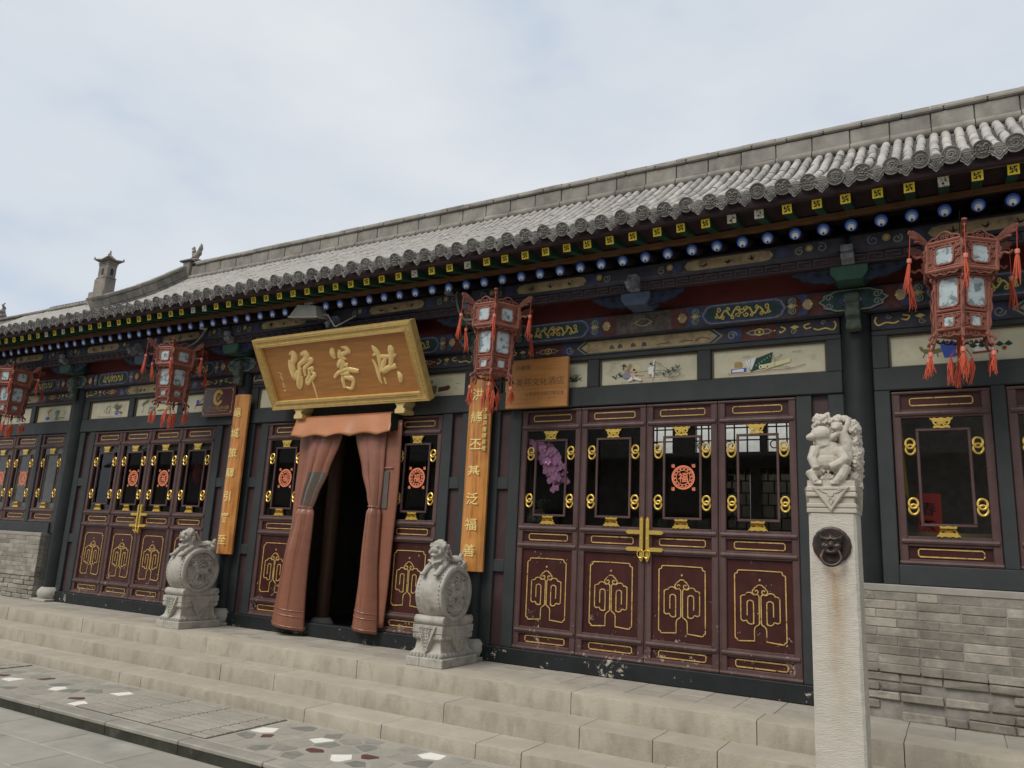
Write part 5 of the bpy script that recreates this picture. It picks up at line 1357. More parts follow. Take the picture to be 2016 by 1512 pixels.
def drum_stone(loc, label, seed):
    T = thing('drum_stone', label, 'drum stone', loc, group='carved stone drums flanking the doorway')
    obj('plinth', MB().box(-.205, -.05, -.305, .305, 0, .08, .006).box(-.048, .215, -.305, .305, 0, .082, .006), drum_m, T, smooth=False)
    ped = MB(); rings = [(.083, .178, .272), (.12, .178, .272), (.135, .16, .255), (.155, .148, .243), (.215, .140, .235), (.232, .142, .237), (.25, .165, .262), (.285, .170, .268), (.29, .164, .262), (.30, .164, .262), (.305, .172, .270), (.372, .172, .270)]
    v = []; f = []
    for z, hx, hy in rings: v += [(-hx, -hy, z), (hx, -hy, z), (hx, hy, z), (-hx, hy, z)]
    for j in range(len(rings)-1):
        for q in range(4): f.append((4*j+q, 4*j+(q+1) % 4, 4*j+4+(q+1) % 4, 4*j+4+q))
    f += [(0, 1, 2, 3), tuple(range(4*len(rings)-4, 4*len(rings)))]
    ped.add(v, f)
    for z, hx, hy, rr in ((.107, .178, .272, .020), (.262, .166, .262, .016)):
        for i in range(9):
            t_ = -1+2*i/8
            for s in (-1, 1): ped.ball((t_*hx*.92, s*hy, z), (.017, .012, rr), 6, 4); ped.ball((s*hx, t_*hy*.92, z), (.012, .024, rr), 6, 4)
    P_ = obj('pedestal', ped, drum_m, T, ang=30)
    tri = MB()
    def cloth(w, hgt, M_):
        k0 = len(tri.v); tri.prism([(-w, .366), (w, .366), (0, .366-hgt)], 'y', -.022, .03)
        tri.ribbon([(-w*.86, .352), (w*.86, .352), (0, .366-hgt*.9)], .012, -.030, -.02, closed=True)
        r = random.Random(seed)
        for q in range(7):
            z = .335-.022*q*1.35; hw = w*.62*(1-(.352-z)/hgt)
            for s in (-1, 1): tri.tube([(s*(hw*.45+.01*a), -.026, z+b) for a, b in ((0, 0), (1.2, .6*.02), (1.6, -.006), (.6, -.012))], .0065, 5)
            tri.ball((0, -.024, z), (.010, .008, .011), 6, 4)
        tri.xf(M_, k0)
    cloth(.105, .265, Matrix.Translation((0, -.262, 0)))
    cloth(.17, .27, Matrix.Rotation(PI/2, 4, 'Z') @ Matrix.Translation((0, -.164, 0)))
    cloth(.17, .27, Matrix.Rotation(-PI/2, 4, 'Z') @ Matrix.Translation((0, -.164, 0)))
    obj('carved_cloth', tri, drum_m, P_, smooth=False)
    sc_ = MB()
    for s in (-1, 1):
        sc_.tube([(-.168, s*.222-.0, .418), (.168, s*.222, .418)], .044, 14)
        for xx in (-.169, .169): sc_.tube([(xx, p[0], p[1]) for p in spiral(s*.222, .418, .036, 1.7, 0, s)], .006, 5)
    cy = -.03
    sad = [(-.24, .373), (-.235, .43), (-.19, .455), (-.15, .455)]
    for i in range(9): a = math.radians(230+ 80*i/8); sad.append((cy+.268*math.cos(a), .668+.268*math.sin(a)))
    sad += [(.15, .455), (.19, .455), (.235, .43), (.24, .373)]
    sc_.prism(sad, 'x', -.155, .155)
    obj('scroll_saddle', sc_, drum_m, T, ang=40)
    R_ = .268; zc = .668
    dm = MB().lathe([(R_-.012, -.160), (R_, -.150), (R_, -.128), (R_+.010, -.10), (R_+.026, 0), (R_+.010, .10), (R_, .128), (R_, .150), (R_-.012, .160), (.222, .160), (.212, .124), (.0, .124)], 48, (0, cy, zc), ax='x', capb=False)
    dm.lathe([(R_-.012, -.160), (.222, -.160), (.212, -.124), (0, -.124)], 48, (0, cy, zc), ax='x', capb=False)
    for i in range(44):
        a = 2*PI*i/44
        for xx in (-.118, .118): dm.ball((xx, cy+(R_+.006)*math.cos(a), zc+(R_+.006)*math.sin(a)), .0085, 6, 4)
    D_ = obj('drum', dm, drum_m, T, ang=40)
    h = relief(seed); n = 74; 
    for sgn in (1, -1):
        v = []; f = []; idx = {}
        for j in range(n+1):
            for i in range(n+1):
                x, z = -1+2*i/n, -1+2*j/n
                if x*x+z*z <= 1.0:
                    idx[(i, j)] = len(v); v.append((sgn*(.130+.046*h(-x*1.0, z)*min(1, (1-math.hypot(x, z))*14)), cy+x*.211, zc+z*.211))
        for j in range(n):
            for i in range(n):
                q = [(i, j), (i+1, j), (i+1, j+1), (i, j+1)]
                if all(k in idx for k in q): f.append(tuple(idx[k] for k in q))
        obj('carved_face', MB().add(v, f), drum_m, D_, ang=35)
    # crouching lion on top, looking out to the steps
    ln = MB()
    ln.ball((0, .02, .955), (.085, .17, .07)).ball((0, .12, .955), (.09, .09, .08)).ball((0, -.14, .975), (.078, .07, .09)).ball((0, -.175, 1.075), (.068, .062, .068)).ball((0, -.226, 1.072), (.046, .030, .024)).ball((0, -.246, 1.082), (.018, .016, .014)).ball((0, -.222, 1.032), (.036, .032, .013))
    for s in (-1, 1):
        ln.ball((s*.030, -.226, 1.108), (.018, .014, .012), 8, 5).ball((s*.072, -.165, 1.115), (.016, .022, .024), 8, 5).ball((s*.048, -.205, 1.055), (.022, .022, .022), 8, 5)
        ln.tube([(s*.06, -.12, .96), (s*.072, -.20, .92), (s*.07, -.255, .875)], [.035, .028, .022], 8).ball((s*.07, -.275, .868), (.028, .032, .018), 8, 5)
        ln.tube([(s*.075, .13, .95), (s*.10, .06, .93), (s*.098, .02, .91)], [.05, .035, .022], 8)
        for i in range(6):
            a = -.6+i*.5; ln.ball((s*.076*math.cos(a), -.135, 1.075+.076*math.sin(a)), .021, 7, 5)
    for i in range(5): ln.ball((-.05+.025*i, -.15, 1.145-.007*abs(i-2)), .019, 7, 5)
    ln.ball((0, .20, .99), (.03, .035, .045)).ball((0, .215, 1.03), (.022, .022, .03))
    ln.tube([(-.07, -.20, .985), (0, -.225, .965), (.07, -.20, .985)], .014, 6).ball((0, -.235, .95), .017, 7, 5)
    ln.box(-.07, .07, -.15, .18, .88, .94)
    for s in (-1, 1):
        for i in range(7): ln.ball((s*(.058-.003*i), -.10+.018*i, 1.115-.022*i), (.020, .018, .018), 7, 5)
        ln.tube([(s*.085, -.07, .99), (s*.098, .0, .985), (s*.095, .08, .99)], [.012, .014, .010], 6)
    ln.v = [(p[0]*1.12, (p[1]+.08)*1.10-.085, (p[2]-.88)*1.10+.862) for p in ln.v]
    obj('stone_lion', fuse(ln, .006, 1, .003, 40, seed), drum_m, T)
    return T
drum_stone((-4.44, -.507, 0), 'carved grey stone drum with crouching lion, right of the open doorway', 1)
drum_stone((-8.235, -.47, 0), 'carved grey stone drum with crouching lion, left of the open doorway', 2)
# ------------------------------------------------------------------ hitching post
post_m = MAT('chiselled_limestone', (.56, .52, .445), .75, .1, 7, .3, bump=.75, bscale=30, stretch=(1, 1, 6), patch=((.44, .41, .35), 5, .5, .8))
def rust(m):
    """iron stain that has run down the front face below the knocker"""
    t = m.node_tree; L = t.links; b = t.nodes['Principled BSDF']; src = b.inputs['Base Color'].links[0].from_socket
    g = N(t, 'ShaderNodeNewGeometry'); sp = N(t, 'ShaderNodeSeparateXYZ'); L.new(g.outputs['Position'], sp.inputs[0])
    dx = N(t, 'ShaderNodeMath', operation='ADD'); dx.inputs[1].default_value = .645; L.new(sp.outputs[0], dx.inputs[0])
    ab = N(t, 'ShaderNodeMath', operation='ABSOLUTE'); L.new(dx.outputs[0], ab.inputs[0])
    mr = N(t, 'ShaderNodeMapRange'); mr.inputs[1].default_value = .075; mr.inputs[2].default_value = .01; L.new(ab.outputs[0], mr.inputs[0])
    mz = N(t, 'ShaderNodeMapRange'); mz.inputs[1].default_value = .1; mz.inputs[2].default_value = 1.1; L.new(sp.outputs[2], mz.inputs[0])
    mt = N(t, 'ShaderNodeMapRange'); mt.inputs[1].default_value = 1.2; mt.inputs[2].default_value = 1.1; L.new(sp.outputs[2], mt.inputs[0])
    no = N(t, 'ShaderNodeTexNoise', i_Scale=1.0, i_Detail=4.0); mp = N(t, 'ShaderNodeMapping'); mp.inputs['Scale'].default_value = (30, 30, 4); L.new(g.outputs['Position'], mp.inputs[0]); L.new(mp.outputs[0], no.inputs['Vector'])
    m1 = N(t, 'ShaderNodeMath', operation='MULTIPLY'); L.new(mr.outputs[0], m1.inputs[0]); L.new(mz.outputs[0], m1.inputs[1])
    m2 = N(t, 'ShaderNodeMath', operation='MULTIPLY'); L.new(m1.outputs[0], m2.inputs[0]); L.new(mt.outputs[0], m2.inputs[1])
    m3 = N(t, 'ShaderNodeMath', operation='MULTIPLY'); L.new(m2.outputs[0], m3.inputs[0]); L.new(no.outputs['Fac'], m3.inputs[1])
    m4 = N(t, 'ShaderNodeMath', operation='MULTIPLY', use_clamp=True); m4.inputs[1].default_value = 1.05; L.new(m3.outputs[0], m4.inputs[0])
    x = N(t, 'ShaderNodeMix', data_type='RGBA'); L.new(m4.outputs[0], x.inputs[0]); L.new(src, x.inputs[6]); x.inputs[7].default_value = (.36, .19, .06, 1); L.new(x.outputs[2], b.inputs['Base Color'])
rust(post_m)
HP = thing('hitching_post', 'pale carved stone hitching post with monkey top and bronze lion ring, right foreground', 'post', (-.652, -1.865, -.44))
def post_body():
    mb = MB(); z0 = 0; v = []; f = []; n = 40; r = random.Random(4)
    for j in range(n+1):
        z = 1.877*j/n; h = .134+.004*(1-j/n)
        for (sx, sy) in ((-1, -1), (1, -1), (1, 1), (-1, 1)):
            c = .012+.006*r.random()
            if sx*sy > 0: v += [(sx*h, sy*(h-c), z), (sx*(h-c), sy*h, z)] 
            else: v += [(sx*(h-c), sy*h, z), (sx*h, sy*(h-c), z)]
    for j in range(n):
        for q in range(8): f.append((8*j+q, 8*j+(q+1) % 8, 8*j+8+(q+1) % 8, 8*j+8+q))
    f += [tuple(range(8)), tuple(range(8*n, 8*n+8))]
    return mb.add(v, f)
obj('shaft', post_body(), post_m, HP, ang=40)
cap = MB().box(-.141, .141, -.141, .141, 1.879, 1.907, .004).box(-.141, .141, -.141, .141, 1.909, 1.938, .006).box(-.128, .128, -.128, .128, 1.936, 1.975, .004).box(-.142, .142, -.142, .142, 1.975, 2.005, .006).box(-.140, .140, -.140, .140, 2.007, 2.04, .006)
CP = obj('capital', cap, white_stone, HP, smooth=False)
tri = MB()
for ang in (0, PI/2, -PI/2):
    k0 = len(tri.v)
    tri.prism([(-.105, 2.036), (.105, 2.036), (0, 1.886)], 'y', -.152, -.12); tri.ribbon([(-.088, 2.026), (.088, 2.026), (0, 1.902)], .008, -.157, -.15, closed=True)
    tri.lathe([(.018, -.158), (.018, -.15)], 12, (0, 0, 1.994), ax='y')
    for s in (-1, 1): tri.tube([(s*.02, -.153, 1.996), (s*.045, -.155, 2.016), (s*.072, -.153, 2.02), (s*.045, -.155, 2.004), (s*.02, -.153, 1.996)], .004, 5)
    tri.tube([(0, -.153, 1.972), (.014, -.155, 1.955), (0, -.153, 1.925), (-.014, -.155, 1.955), (0, -.153, 1.972)], .004, 5)
    tri.xf(Matrix.Rotation(ang, 4, 'Z'), k0)
obj('carved_triangle', tri, white_stone, CP, smooth=False)
mk = MB(); rkb = MB()
O = lambda x, y, z: (x+.652, y+1.865, z+.44)
mk.box(-.135, .135, -.13, .13, 2.03, 2.075)
# rock behind
rkb.box(*[O(-.758, -1.89, 1.60)[0], O(-.495, 0, 0)[0]], O(0, -1.885, 0)[1], O(0, -1.76, 0)[1], O(0, 0, 1.60)[2], O(0, 0, 1.99)[2])
rk = random.Random(9)
for (x, y, z, rx, ry, rz) in ((-.70, -1.83, 1.97, .075, .06, .085), (-.60, -1.82, 1.97, .08, .06, .07), (-.54, -1.84, 1.90, .055, .07, .11), (-.55, -1.83, 1.76, .06, .08, .12), (-.65, -1.80, 1.80, .11, .06, .16), (-.72, -1.82, 1.80, .05, .06, .14), (-.64, -1.87, 1.645, .13, .12, .045), (-.76, -1.86, 1.64, .03, .08, .03), (-.54, -1.87, 1.65, .045, .09, .05)):
    rkb.ball(O(x, y, z), (rx, ry, rz), 12, 8)
for (x, y, z, rx, ry, rz) in ((-.705, -1.86, 2.02, .06, .07, .05), (-.60, -1.85, 2.02, .07, .07, .035), (-.525, -1.86, 1.96, .042, .08, .06), (-.515, -1.87, 1.80, .035, .07, .16), (-.74, -1.85, 1.97, .03, .06, .08)):
    rkb.ball(O(x, y, z), (rx, ry, rz), 12, 8)
# big monkey: torso, head in profile to the left, arms, legs
mk.ball(O(-.668, -1.93, 1.80), (.082, .06, .10), 12, 8).ball(O(-.672, -1.945, 1.755), (.080, .055, .065), 12, 8)
mk.ball(O(-.700, -1.955, 1.925), (.062, .056, .054), 12, 8).ball(O(-.748, -1.965, 1.910), (.036, .034, .028), 10, 7).ball(O(-.776, -1.967, 1.906), (.016, .024, .018), 8, 6)
mk.ball(O(-.725, -1.975, 1.945), (.035, .02, .012), 8, 5).ball(O(-.662, -1.98, 1.935), (.016, .012, .018), 8, 5).ball(O(-.69, -1.955, 1.885), (.045, .03, .03), 10, 6)
mk.tube([O(-.70, -1.945, 1.90), O(-.685, -1.94, 1.85)], [.05, .055], 10)
mk.tube([O(-.735, -1.955, 1.84), O(-.755, -1.98, 1.77), O(-.73, -2.0, 1.705)], [.036, .032, .024], 8).tube([O(-.60, -1.95, 1.83), O(-.568, -1.98, 1.76), O(-.60, -2.0, 1.735), O(-.65, -2.005, 1.715)], [.036, .034, .028, .02], 8)
mk.tube([O(-.72, -1.95, 1.69), O(-.765, -1.985, 1.675), O(-.735, -2.0, 1.625)], [.04, .036, .022], 8).tube([O(-.62, -1.95, 1.70), O(-.565, -1.985, 1.70), O(-.59, -1.995, 1.66), O(-.625, -2.0, 1.625)], [.04, .036, .03, .02], 8)
for x0 in (-.725, -.628):
    for q in range(4): mk.tube([O(x0-.018+.012*q, -2.0, 1.635), O(x0-.021+.014*q, -2.012, 1.612)], [.0075, .006], 6)
for (x, z) in ((-.69, 1.70), (-.665, 1.695), (-.64, 1.71)): mk.tube([O(x, -2.0, z), O(x+.005, -2.005, z-.022)], [.012, .003], 6)
# small monkey clinging at the upper right
mk.ball(O(-.612, -1.945, 1.972), (.034, .032, .032), 10, 7).ball(O(-.617, -1.972, 1.960), (.018, .014, .014), 8, 6).ball(O(-.588, -1.93, 1.99), (.012, .01, .012), 8, 5).ball(O(-.636, -1.93, 1.99), (.012, .01, .012), 8, 5)
mk.tube([O(-.59, -1.925, 1.94), O(-.56, -1.92, 1.87), O(-.555, -1.92, 1.79), O(-.57, -1.93, 1.73)], [.034, .04, .036, .026], 10)
mk.tube([O(-.575, -1.93, 1.93), O(-.55, -1.92, 1.99), O(-.545, -1.91, 2.03)], [.02, .018, .014], 8).tube([O(-.60, -1.95, 1.935), O(-.635, -1.965, 1.905), O(-.66, -1.965, 1.885)], [.018, .016, .012], 8)
mk.tube([O(-.545, -1.92, 1.87), O(-.515, -1.935, 1.83), O(-.50, -1.94, 1.78)], [.012, .010, .006], 6)
obj('carved_monkeys', fuse(mk, .005, 1, .0018, 40), white_stone, HP)
obj('carved_rock', fuse(rkb, .006, 0, .018, 26), white_stone, HP)
bronze = MAT('dark_bronze', (.060, .046, .042), .42, .25, 16, .5, metal=.6, patch=((.26, .11, .06), 24, .60, .78))
kn = MB(); n = 72; v = []; f = []
prof = [(0, -.012), (.35, -.010), (.7, -.008), (.86, -.013), (.96, -.012), (1.0, -.004), (1.0, .004)]
for s, y_ in prof:
    for i in range(n): a = 2*PI*i/n; rr = .107*s*(1+.028*abs(math.cos(a*8))*(1 if s > .8 else 0)); v.append((rr*math.cos(a), y_, rr*math.sin(a)))
for j in range(len(prof)-1):
    for i in range(n): f.append((j*n+i, j*n+(i+1) % n, (j+1)*n+(i+1) % n, (j+1)*n+i))
kn.add(v[n-1:], []) if False else None
K = obj('knocker_plate', MB().add(v, f), bronze, HP, (-.005, -.139, 1.688), ang=60)
fc = MB().ball((0, -.018, .005), (.058, .03, .05)).ball((0, -.048, .0), (.016, .016, .016)).ball((-.018, -.042, -.008), (.014, .012, .011)).ball((.018, -.042, -.008), (.014, .012, .011))
for s in (-1, 1):
    fc.ball((s*.024, -.042, .020), (.013, .010, .010)).tube([(s*.006, -.046, .034), (s*.03, -.046, .036), (s*.052, -.036, .042), (s*.066, -.022, .062)], [.010, .011, .010, .004], 8)
    fc.ball((s*.04, -.035, -.006), (.02, .018, .018)).ball((s*.03, -.036, -.026), (.022, .014, .012))
fc.tube([(0, -.045, .034), (0, -.036, .066)], [.014, .004], 8).tube([(-.035, -.036, -.036), (0, -.046, -.043), (.035, -.036, -.036)], .010, 8)
obj('lion_mask', fuse(fc, .0045, 1, .002, 60), bronze, K)
obj('knocker_ring', MB().tube([(.056*math.cos(a)*(1 if math.sin(a) < .2 else .92), -.045+.012*math.sin(a), -.066+.052*math.sin(a)) for a in [2*PI*i/30 for i in range(30)]], .0095, 10, closed=True), bronze, K)
# ------------------------------------------------------------------ lamps, conduits
lampgrey = MAT('lamp_grey_metal', (.42, .41, .37), .45, .1, 8, .5)
FL = thing('floodlight', 'grey box floodlight on a bent arm above the name board', 'floodlight', (-6.21, -.55, 3.58))
hd = MB()
v = [(-.26, -.10, .02), (.20, -.10, -.0), (.20, .10, .02), (-.26, .10, .04), (-.17, -.07, .16), (.13, -.07, .145), (.13, .07, .155), (-.17, .07, .17)]
hd.add(v, [(0, 1, 2, 3), (4, 5, 6, 7), (0, 1, 5, 4), (1, 2, 6, 5), (2, 3, 7, 6), (3, 0, 4, 7)]); hd.box(-.09, .05, -.05, .05, .15, .20, .008)
hx = obj('housing', hd, lampgrey, FL, (-.43, 0, .145), (.12, .10, 0), smooth=False)
obj('rim', MB().box(-.275, .215, -.115, .115, -.004, .018, .004), lampgrey, hx, smooth=False)
obj('lamp_glass', MB().box(-.235, .175, -.085, .085, -.010, -.003), MAT('lamp_glass', (.22, .21, .18), .15, .1, 5, .6), hx, smooth=False)
obj('arm', MB().tube([(-.24, 0, .17), (-.15, .0, .16), (-.03, .0, .01), (.0, .0, .0), (.02, .0, .01), (.15, .15, .16)], .010, 8), lampgrey, FL)
SPT = thing('spot_lamp', 'small dark cylindrical spot lamp under the rafters left of the middle lantern', 'lamp', (-4.62, -.55, 3.775))
obj('barrel', MB().lathe([(.044, 0), (.05, .01), (.05, .085), (.042, .11), (.02, .13)], 16), MAT('spot_grey', (.12, .12, .12), .4, .2, 9), SPT)
obj('stem', MB().tube([(0, 0, .12), (0, .02, .16)], .012, 6), darkwood, SPT)
SP2 = thing('spot_lamp', 'small dark cylindrical spot lamp under the rafters right of the second lantern', 'lamp', (-8.64, -.52, 3.80))
obj('barrel', MB().lathe([(.044, 0), (.05, .01), (.05, .085), (.042, .11), (.02, .13)], 16), lampgrey, SP2)
obj('stem', MB().tube([(0, 0, .12), (0, .02, .16)], .012, 6), darkwood, SP2)
cab = MAT('pale_conduit', (.22, .205, .175), .6)
obj('conduit', MB().tube(cat_rom([(-4.60, -.40, 3.93), (-4.62, -.40, 3.82), (-4.575, -.42, 3.66), (-4.47, -.46, 3.52), (-4.36, -.5, 3.48), (-4.16, -.56, 3.47)], 5), .015, 8), cab, label='grey flexible conduit curving from rafters to the middle lantern', cat='conduit')
obj('conduit', MB().tube(cat_rom([(-8.61, -.45, 3.92), (-8.66, -.48, 3.78), (-8.78, -.5, 3.64), (-8.95, -.54, 3.55), (-9.03, -.58, 3.52)], 5), .013, 8), cab, label='grey flexible conduit curving from rafters to the second lantern', cat='conduit')
# ------------------------------------------------------------------ things seen through the glass
def emplace(): pass
pinkm = MAT('orchid_petal', (.93, .42, .70), .55, .2, 22, .3, orand=.2); whm = MAT('orchid_lip', (.75, .55, .62), .5, .2, 30)
leafm = MAT('orchid_leaf', (.03, .075, .02), .45, .2, 8, .5); rootm = MAT('orchid_root', (.30, .26, .19), .7, .2, 12)
OR = thing('orchid', 'pink orchid in full bloom standing behind the glass of a door', 'potted plant', (-3.79, .17, .95))
def blossom():
    mb = MB()
    for k, (a, l, w) in enumerate(((PI/2, .040, .024), (PI/2+2.2, .038, .022), (PI/2-2.2, .038, .022), (.25, .043, .040), (PI-.25, .043, .040))):
        pts = []
        for i in range(9):
            t_ = i/8; pts.append((l*t_, w*math.sin(PI*min(1, t_*1.05))**.7*.55))
        P = pts + [(p[0], -p[1]) for p in reversed(pts[1:-1])]
        ca, sa = math.cos(a), math.sin(a)
        mb.add([(p[0]*ca-p[1]*sa, -.008*math.sin(p[0]/l*PI), p[0]*sa+p[1]*ca) for p in P], [tuple(range(len(P)))])
    mb.mat(1); mb.ball((0, -.010, -.008), (.009, .010, .010), 6, 4)
    return mb
BLO = blossom().mesh('flower', [pinkm, whm], False, recalc=False)
r = random.Random(14)
arcs = [[(-.08, 0, .62), (-.12, 0, 1.0), (-.05, -.02, 1.24), (.10, -.05, 1.18), (.22, -.06, .95)], [(-.04, .02, .62), (-.06, .03, 1.02), (.02, 0, 1.22), (.16, -.04, 1.12), (.26, -.04, .85)]]
for A in arcs:
    C_ = cat_rom(A, 14); obj('stem', MB().tube(C_, .005, 5), leafm, OR)
    n0 = int(len(C_)*.47)
    for i in range(n0, len(C_), 1):
        for q in range(1):
            p = C_[i]; b_ = put('flower', BLO, OR, (p[0]+.01+r.uniform(-.075, .075), p[1]-.02+r.uniform(-.06, .03), p[2]-.02+r.uniform(-.075, .075)), (r.uniform(-.25, .25), r.uniform(-.5, .5), r.uniform(-.4, .5))); b_.scale = (1.3, 1.3, 1.3)
for q in range(7):
    a = r.uniform(0, 6.28); mb = MB(); L = r.uniform(.16, .26); pts = []
    for i in range(8): t_ = i/7; pts.append(Vector((math.cos(a)*L*t_, math.sin(a)*L*t_*.5, .60+.10*math.sin(t_*2.6))))
    s = Vector((-math.sin(a), math.cos(a)*.5, 0)).normalized(); v = []; f = []
    for i, p in enumerate(pts): w = .028*math.sin(PI*min(1, (i+.6)/7.4)); v += [tuple(p+s*w), tuple(p-s*w)]
    for i in range(7): f.append((2*i, 2*i+1, 2*i+3, 2*i+2))
    obj('leaf', mb.add(v, f), leafm, OR, ang=80)
mb = MB()
for q in range(26):
    p = [(r.uniform(-.10, .10)-.06, r.uniform(-.06, .06), .60-.03*i-r.uniform(0, .03)) for i in range(5)]; p = [(a+r.uniform(-.05, .05), b, c) for a, b, c in p]
    mb.tube(cat_rom(p, 4), .0035, 4)
obj('aerial_roots', mb, rootm, OR)
obj('pot', MB().lathe([(.10, 0), (.13, .06), (.14, .26), (.15, .38), (.135, .38), (.12, .30)], 18, (-.05, 0, .06)).box(-.3, .3, -.06, .22, -.95, .058), paint(40, 34, 30), OR)
RP = obj('red_paper', MB().box(-.09, .09, -.001, .001, 0, .33), MAT('red_paper', (.62, .045, .03), .6, .1, 6), None, (-.195, .46, 1.432), smooth=False, label='red paper sheet with black brushwork standing behind the right window', cat='paper')
mb = MB(); write(mb, '春', -.01, .20, .12, -.0015, offset=.015); write(mb, '茶', -.01, .06, .10, -.0015, offset=.015)
obj('brush_character', mb, paint(25, 14, 14), RP, smooth=False)
mb = MB()
for q in range(3): mb.tube([(-.02+.012*q, .0, .62), (-.012+.010*q, -.01*q, .4), (-.02+.014*q, 0, .2), (.005+.012*q, 0, -.02*q)], [.008, .014, .017, .008], 6)
obj('yellow_cord', mb, MAT('yellow_cord', (.62, .48, .04), .6, .2, 30), None, (-.365, .14, 1.74), label='bright yellow twisted cord hanging inside the right window', cat='cord')
obj('counter', MB().box(-.5, 2.9, .35, .8, .9, 1.43, .01), MAT('counter_wood', (.46, .36, .20), .5), None, smooth=False, label='pale wooden counter just inside the right window, behind the red paper', cat='counter')
obj('silk_lantern', MB().lathe([(.02, 0), (.07, .01), (.115, .07), (.125, .16), (.115, .25), (.07, .31), (.02, .32)], 18), MAT('dim_red_silk', (.22, .02, .025), .6), None, (-9.73, .6, 1.825), label='dark red round lantern hanging inside behind the left doors', cat='lantern')
for k in range(4):
    x = -11.54+.08+k*LW
    obj('rolled_blind', MB().tube([(x, .16, 2.30), (x+.55, .16, 2.30)], .034, 12), MAT('blind_cream', (.42, .37, .26), .7), None, label=['rolled cream blind behind the leftmost leaf of the left doors', 'rolled cream blind behind the second leaf of the left doors', 'rolled cream blind behind the third leaf of the left doors', 'rolled cream blind behind the fourth leaf of the left doors, nearest the couplet board'][k], cat='blind', group='rolled blinds behind the left doors')
# ------------------------------------------------------------------ little paintings on the cream panels
PC = [paint(50, 55, 60), paint(40, 70, 62), paint(70, 95, 180), paint(232, 230, 222), paint(178, 148, 88), paint(92, 60, 44), paint(110, 150, 130), paint(150, 70, 55), paint(222, 176, 150), paint(150, 145, 165), paint(70, 120, 135), paint(216, 208, 165), paint(120, 118, 80)]
INK, DGR, BLU, WHT, OCH, BRN, CEL, RUS, SKN, LIL, TEA, PAL, OLV = range(13)
def sketch(key):
    p, cx, cz = cream_panels[key]
    F = Flat(.0292)
    F.P = lambda pts, m, o=(0, 0): F.poly([(cx+a+o[0], cz+b+o[1]) for a, b in pts], m)
    F.L = lambda pts, w, m, closed=False: F.line([(cx+a, cz+b) for a, b in cat_rom(pts, 4)], w, m, closed)
    F.D = lambda x, z, r_, m, sx=1.0: F.poly(disc(cx+x, cz+z, r_, 14, sx), m)
    return F, p
def tuft(F, x, z, n, h, m, seed):
    r = random.Random(seed)
    for i in range(n):
        a = r.uniform(.4, 2.7); l = h*r.uniform(.6, 1.1); F.L([(x, z), (x+l*.5*math.cos(a), z+l*.6*math.sin(a)), (x+l*math.cos(a), z+l*.9*math.sin(a))], .006, m)
def done(F, p): obj('brush_painting', F.mb, PC, p, smooth=False)
F, p = sketch((3, 2))   # books and scrolls
F.P([(-.33, -.09), (-.19, -.085), (-.19, -.045), (-.33, -.05)], BLU); F.P([(-.32, -.083), (-.215, -.079), (-.215, -.053), (-.32, -.057)], WHT)
F.P([(-.30, -.04), (-.225, -.04), (-.225, .0), (-.24, .015), (-.29, .015), (-.30, 0)], OCH)
for k in range(5): F.P([(-.15, -.085), (-.225+.026*k, .01+.008*k), (-.20+.026*k, .02+.008*k)], WHT); F.L([(-.15, -.085), (-.21+.03*k, .015+.008*k)], .003, INK)
F.P([(-.15, -.085), (-.10, .035), (.05, .085), (.03, -.02), (-.02, -.05)], DGR)
for k in range(6): F.D(-.10+.025*k, -.03+.016*k, .008, CEL)
F.P([(-.06, -.065), (.12, -.035), (.13, .0), (-.05, -.03)], PAL); F.D(-.06, -.048, .022, PAL, .8); F.D(-.06, -.048, .009, INK, .7)
F.P([(-.0, -.07), (.20, -.02), (.20, .015), (.0, -.03)], PAL); F.D(-.0, -.05, .022, PAL, .8); F.D(.0, -.05, .009, INK, .7)
F.L([(.06, -.05), (.065, -.0), (.02, .045), (.05, .05), (.075, .0)], .004, OLV); F.L([(.06, .0), (.11, .05), (.13, .045), (.075, .0)], .004, OLV); F.L([(.07, -.05), (.16, -.06), (.20, -.075)], .004, OLV)
F.L([(-.36, -.095), (-.2, -.1), (0, -.085), (.2, -.08), (.33, -.05)], .005, RUS); F.L([(-.22, .055), (-.15, .06)], .004, RUS); F.L([(.22, .07), (.3, .075)], .004, RUS)
done(F, p)
F, p = sketch((3, 1))   # two figures in white
F.D(-.12, .035, .033, PAL)
F.L([(-.35, -.07), (-.2, -.02), (-.05, -.01), (.1, -.01), (.3, -.02)], .004, OLV)
for k in range(4): tuft(F, -.34+.05*k, -.07+.02*(k % 2), 6, .06, DGR, k)
F.P([(-.27, -.03), (-.23, .0), (-.19, .0), (-.17, -.03), (-.17, -.07), (-.25, -.07)], LIL); F.P([(-.25, -.005), (-.21, .0), (-.18, .05), (-.17, .075), (-.20, .08), (-.22, .03)], OCH)
F.L([(-.27, .06), (-.25, .07), (-.23, .05)], .014, INK); F.L([(-.255, .06), (-.26, .02)], .010, INK)
F.D(-.14, -.0, .016, SKN); F.D(-.142, .010, .013, INK); F.P([(-.185, -.02), (-.15, -.015), (-.125, -.03), (-.13, -.06), (-.17, -.06)], SKN); F.L([(-.13, -.03), (-.08, -.04), (-.05, -.042)], .010, SKN)
F.P([(-.18, -.06), (-.13, -.06), (-.06, -.09), (-.08, -.105), (-.14, -.085), (-.19, -.105), (-.21, -.095)], WHT); F.L([(-.155, -.06), (-.15, -.085), (-.135, -.105)], .007, BRN); F.L([(-.075, -.11), (-.06, -.09)], .012, SKN)
F.D(.03, .05, .014, SKN); F.D(.033, .06, .013, INK); F.P([(.005, -.0), (.06, -.005), (.07, .04), (.04, .045), (.0, .02)], WHT); F.P([(.035, .03), (.075, .04), (.07, .055), (.045, .045)], TEA)
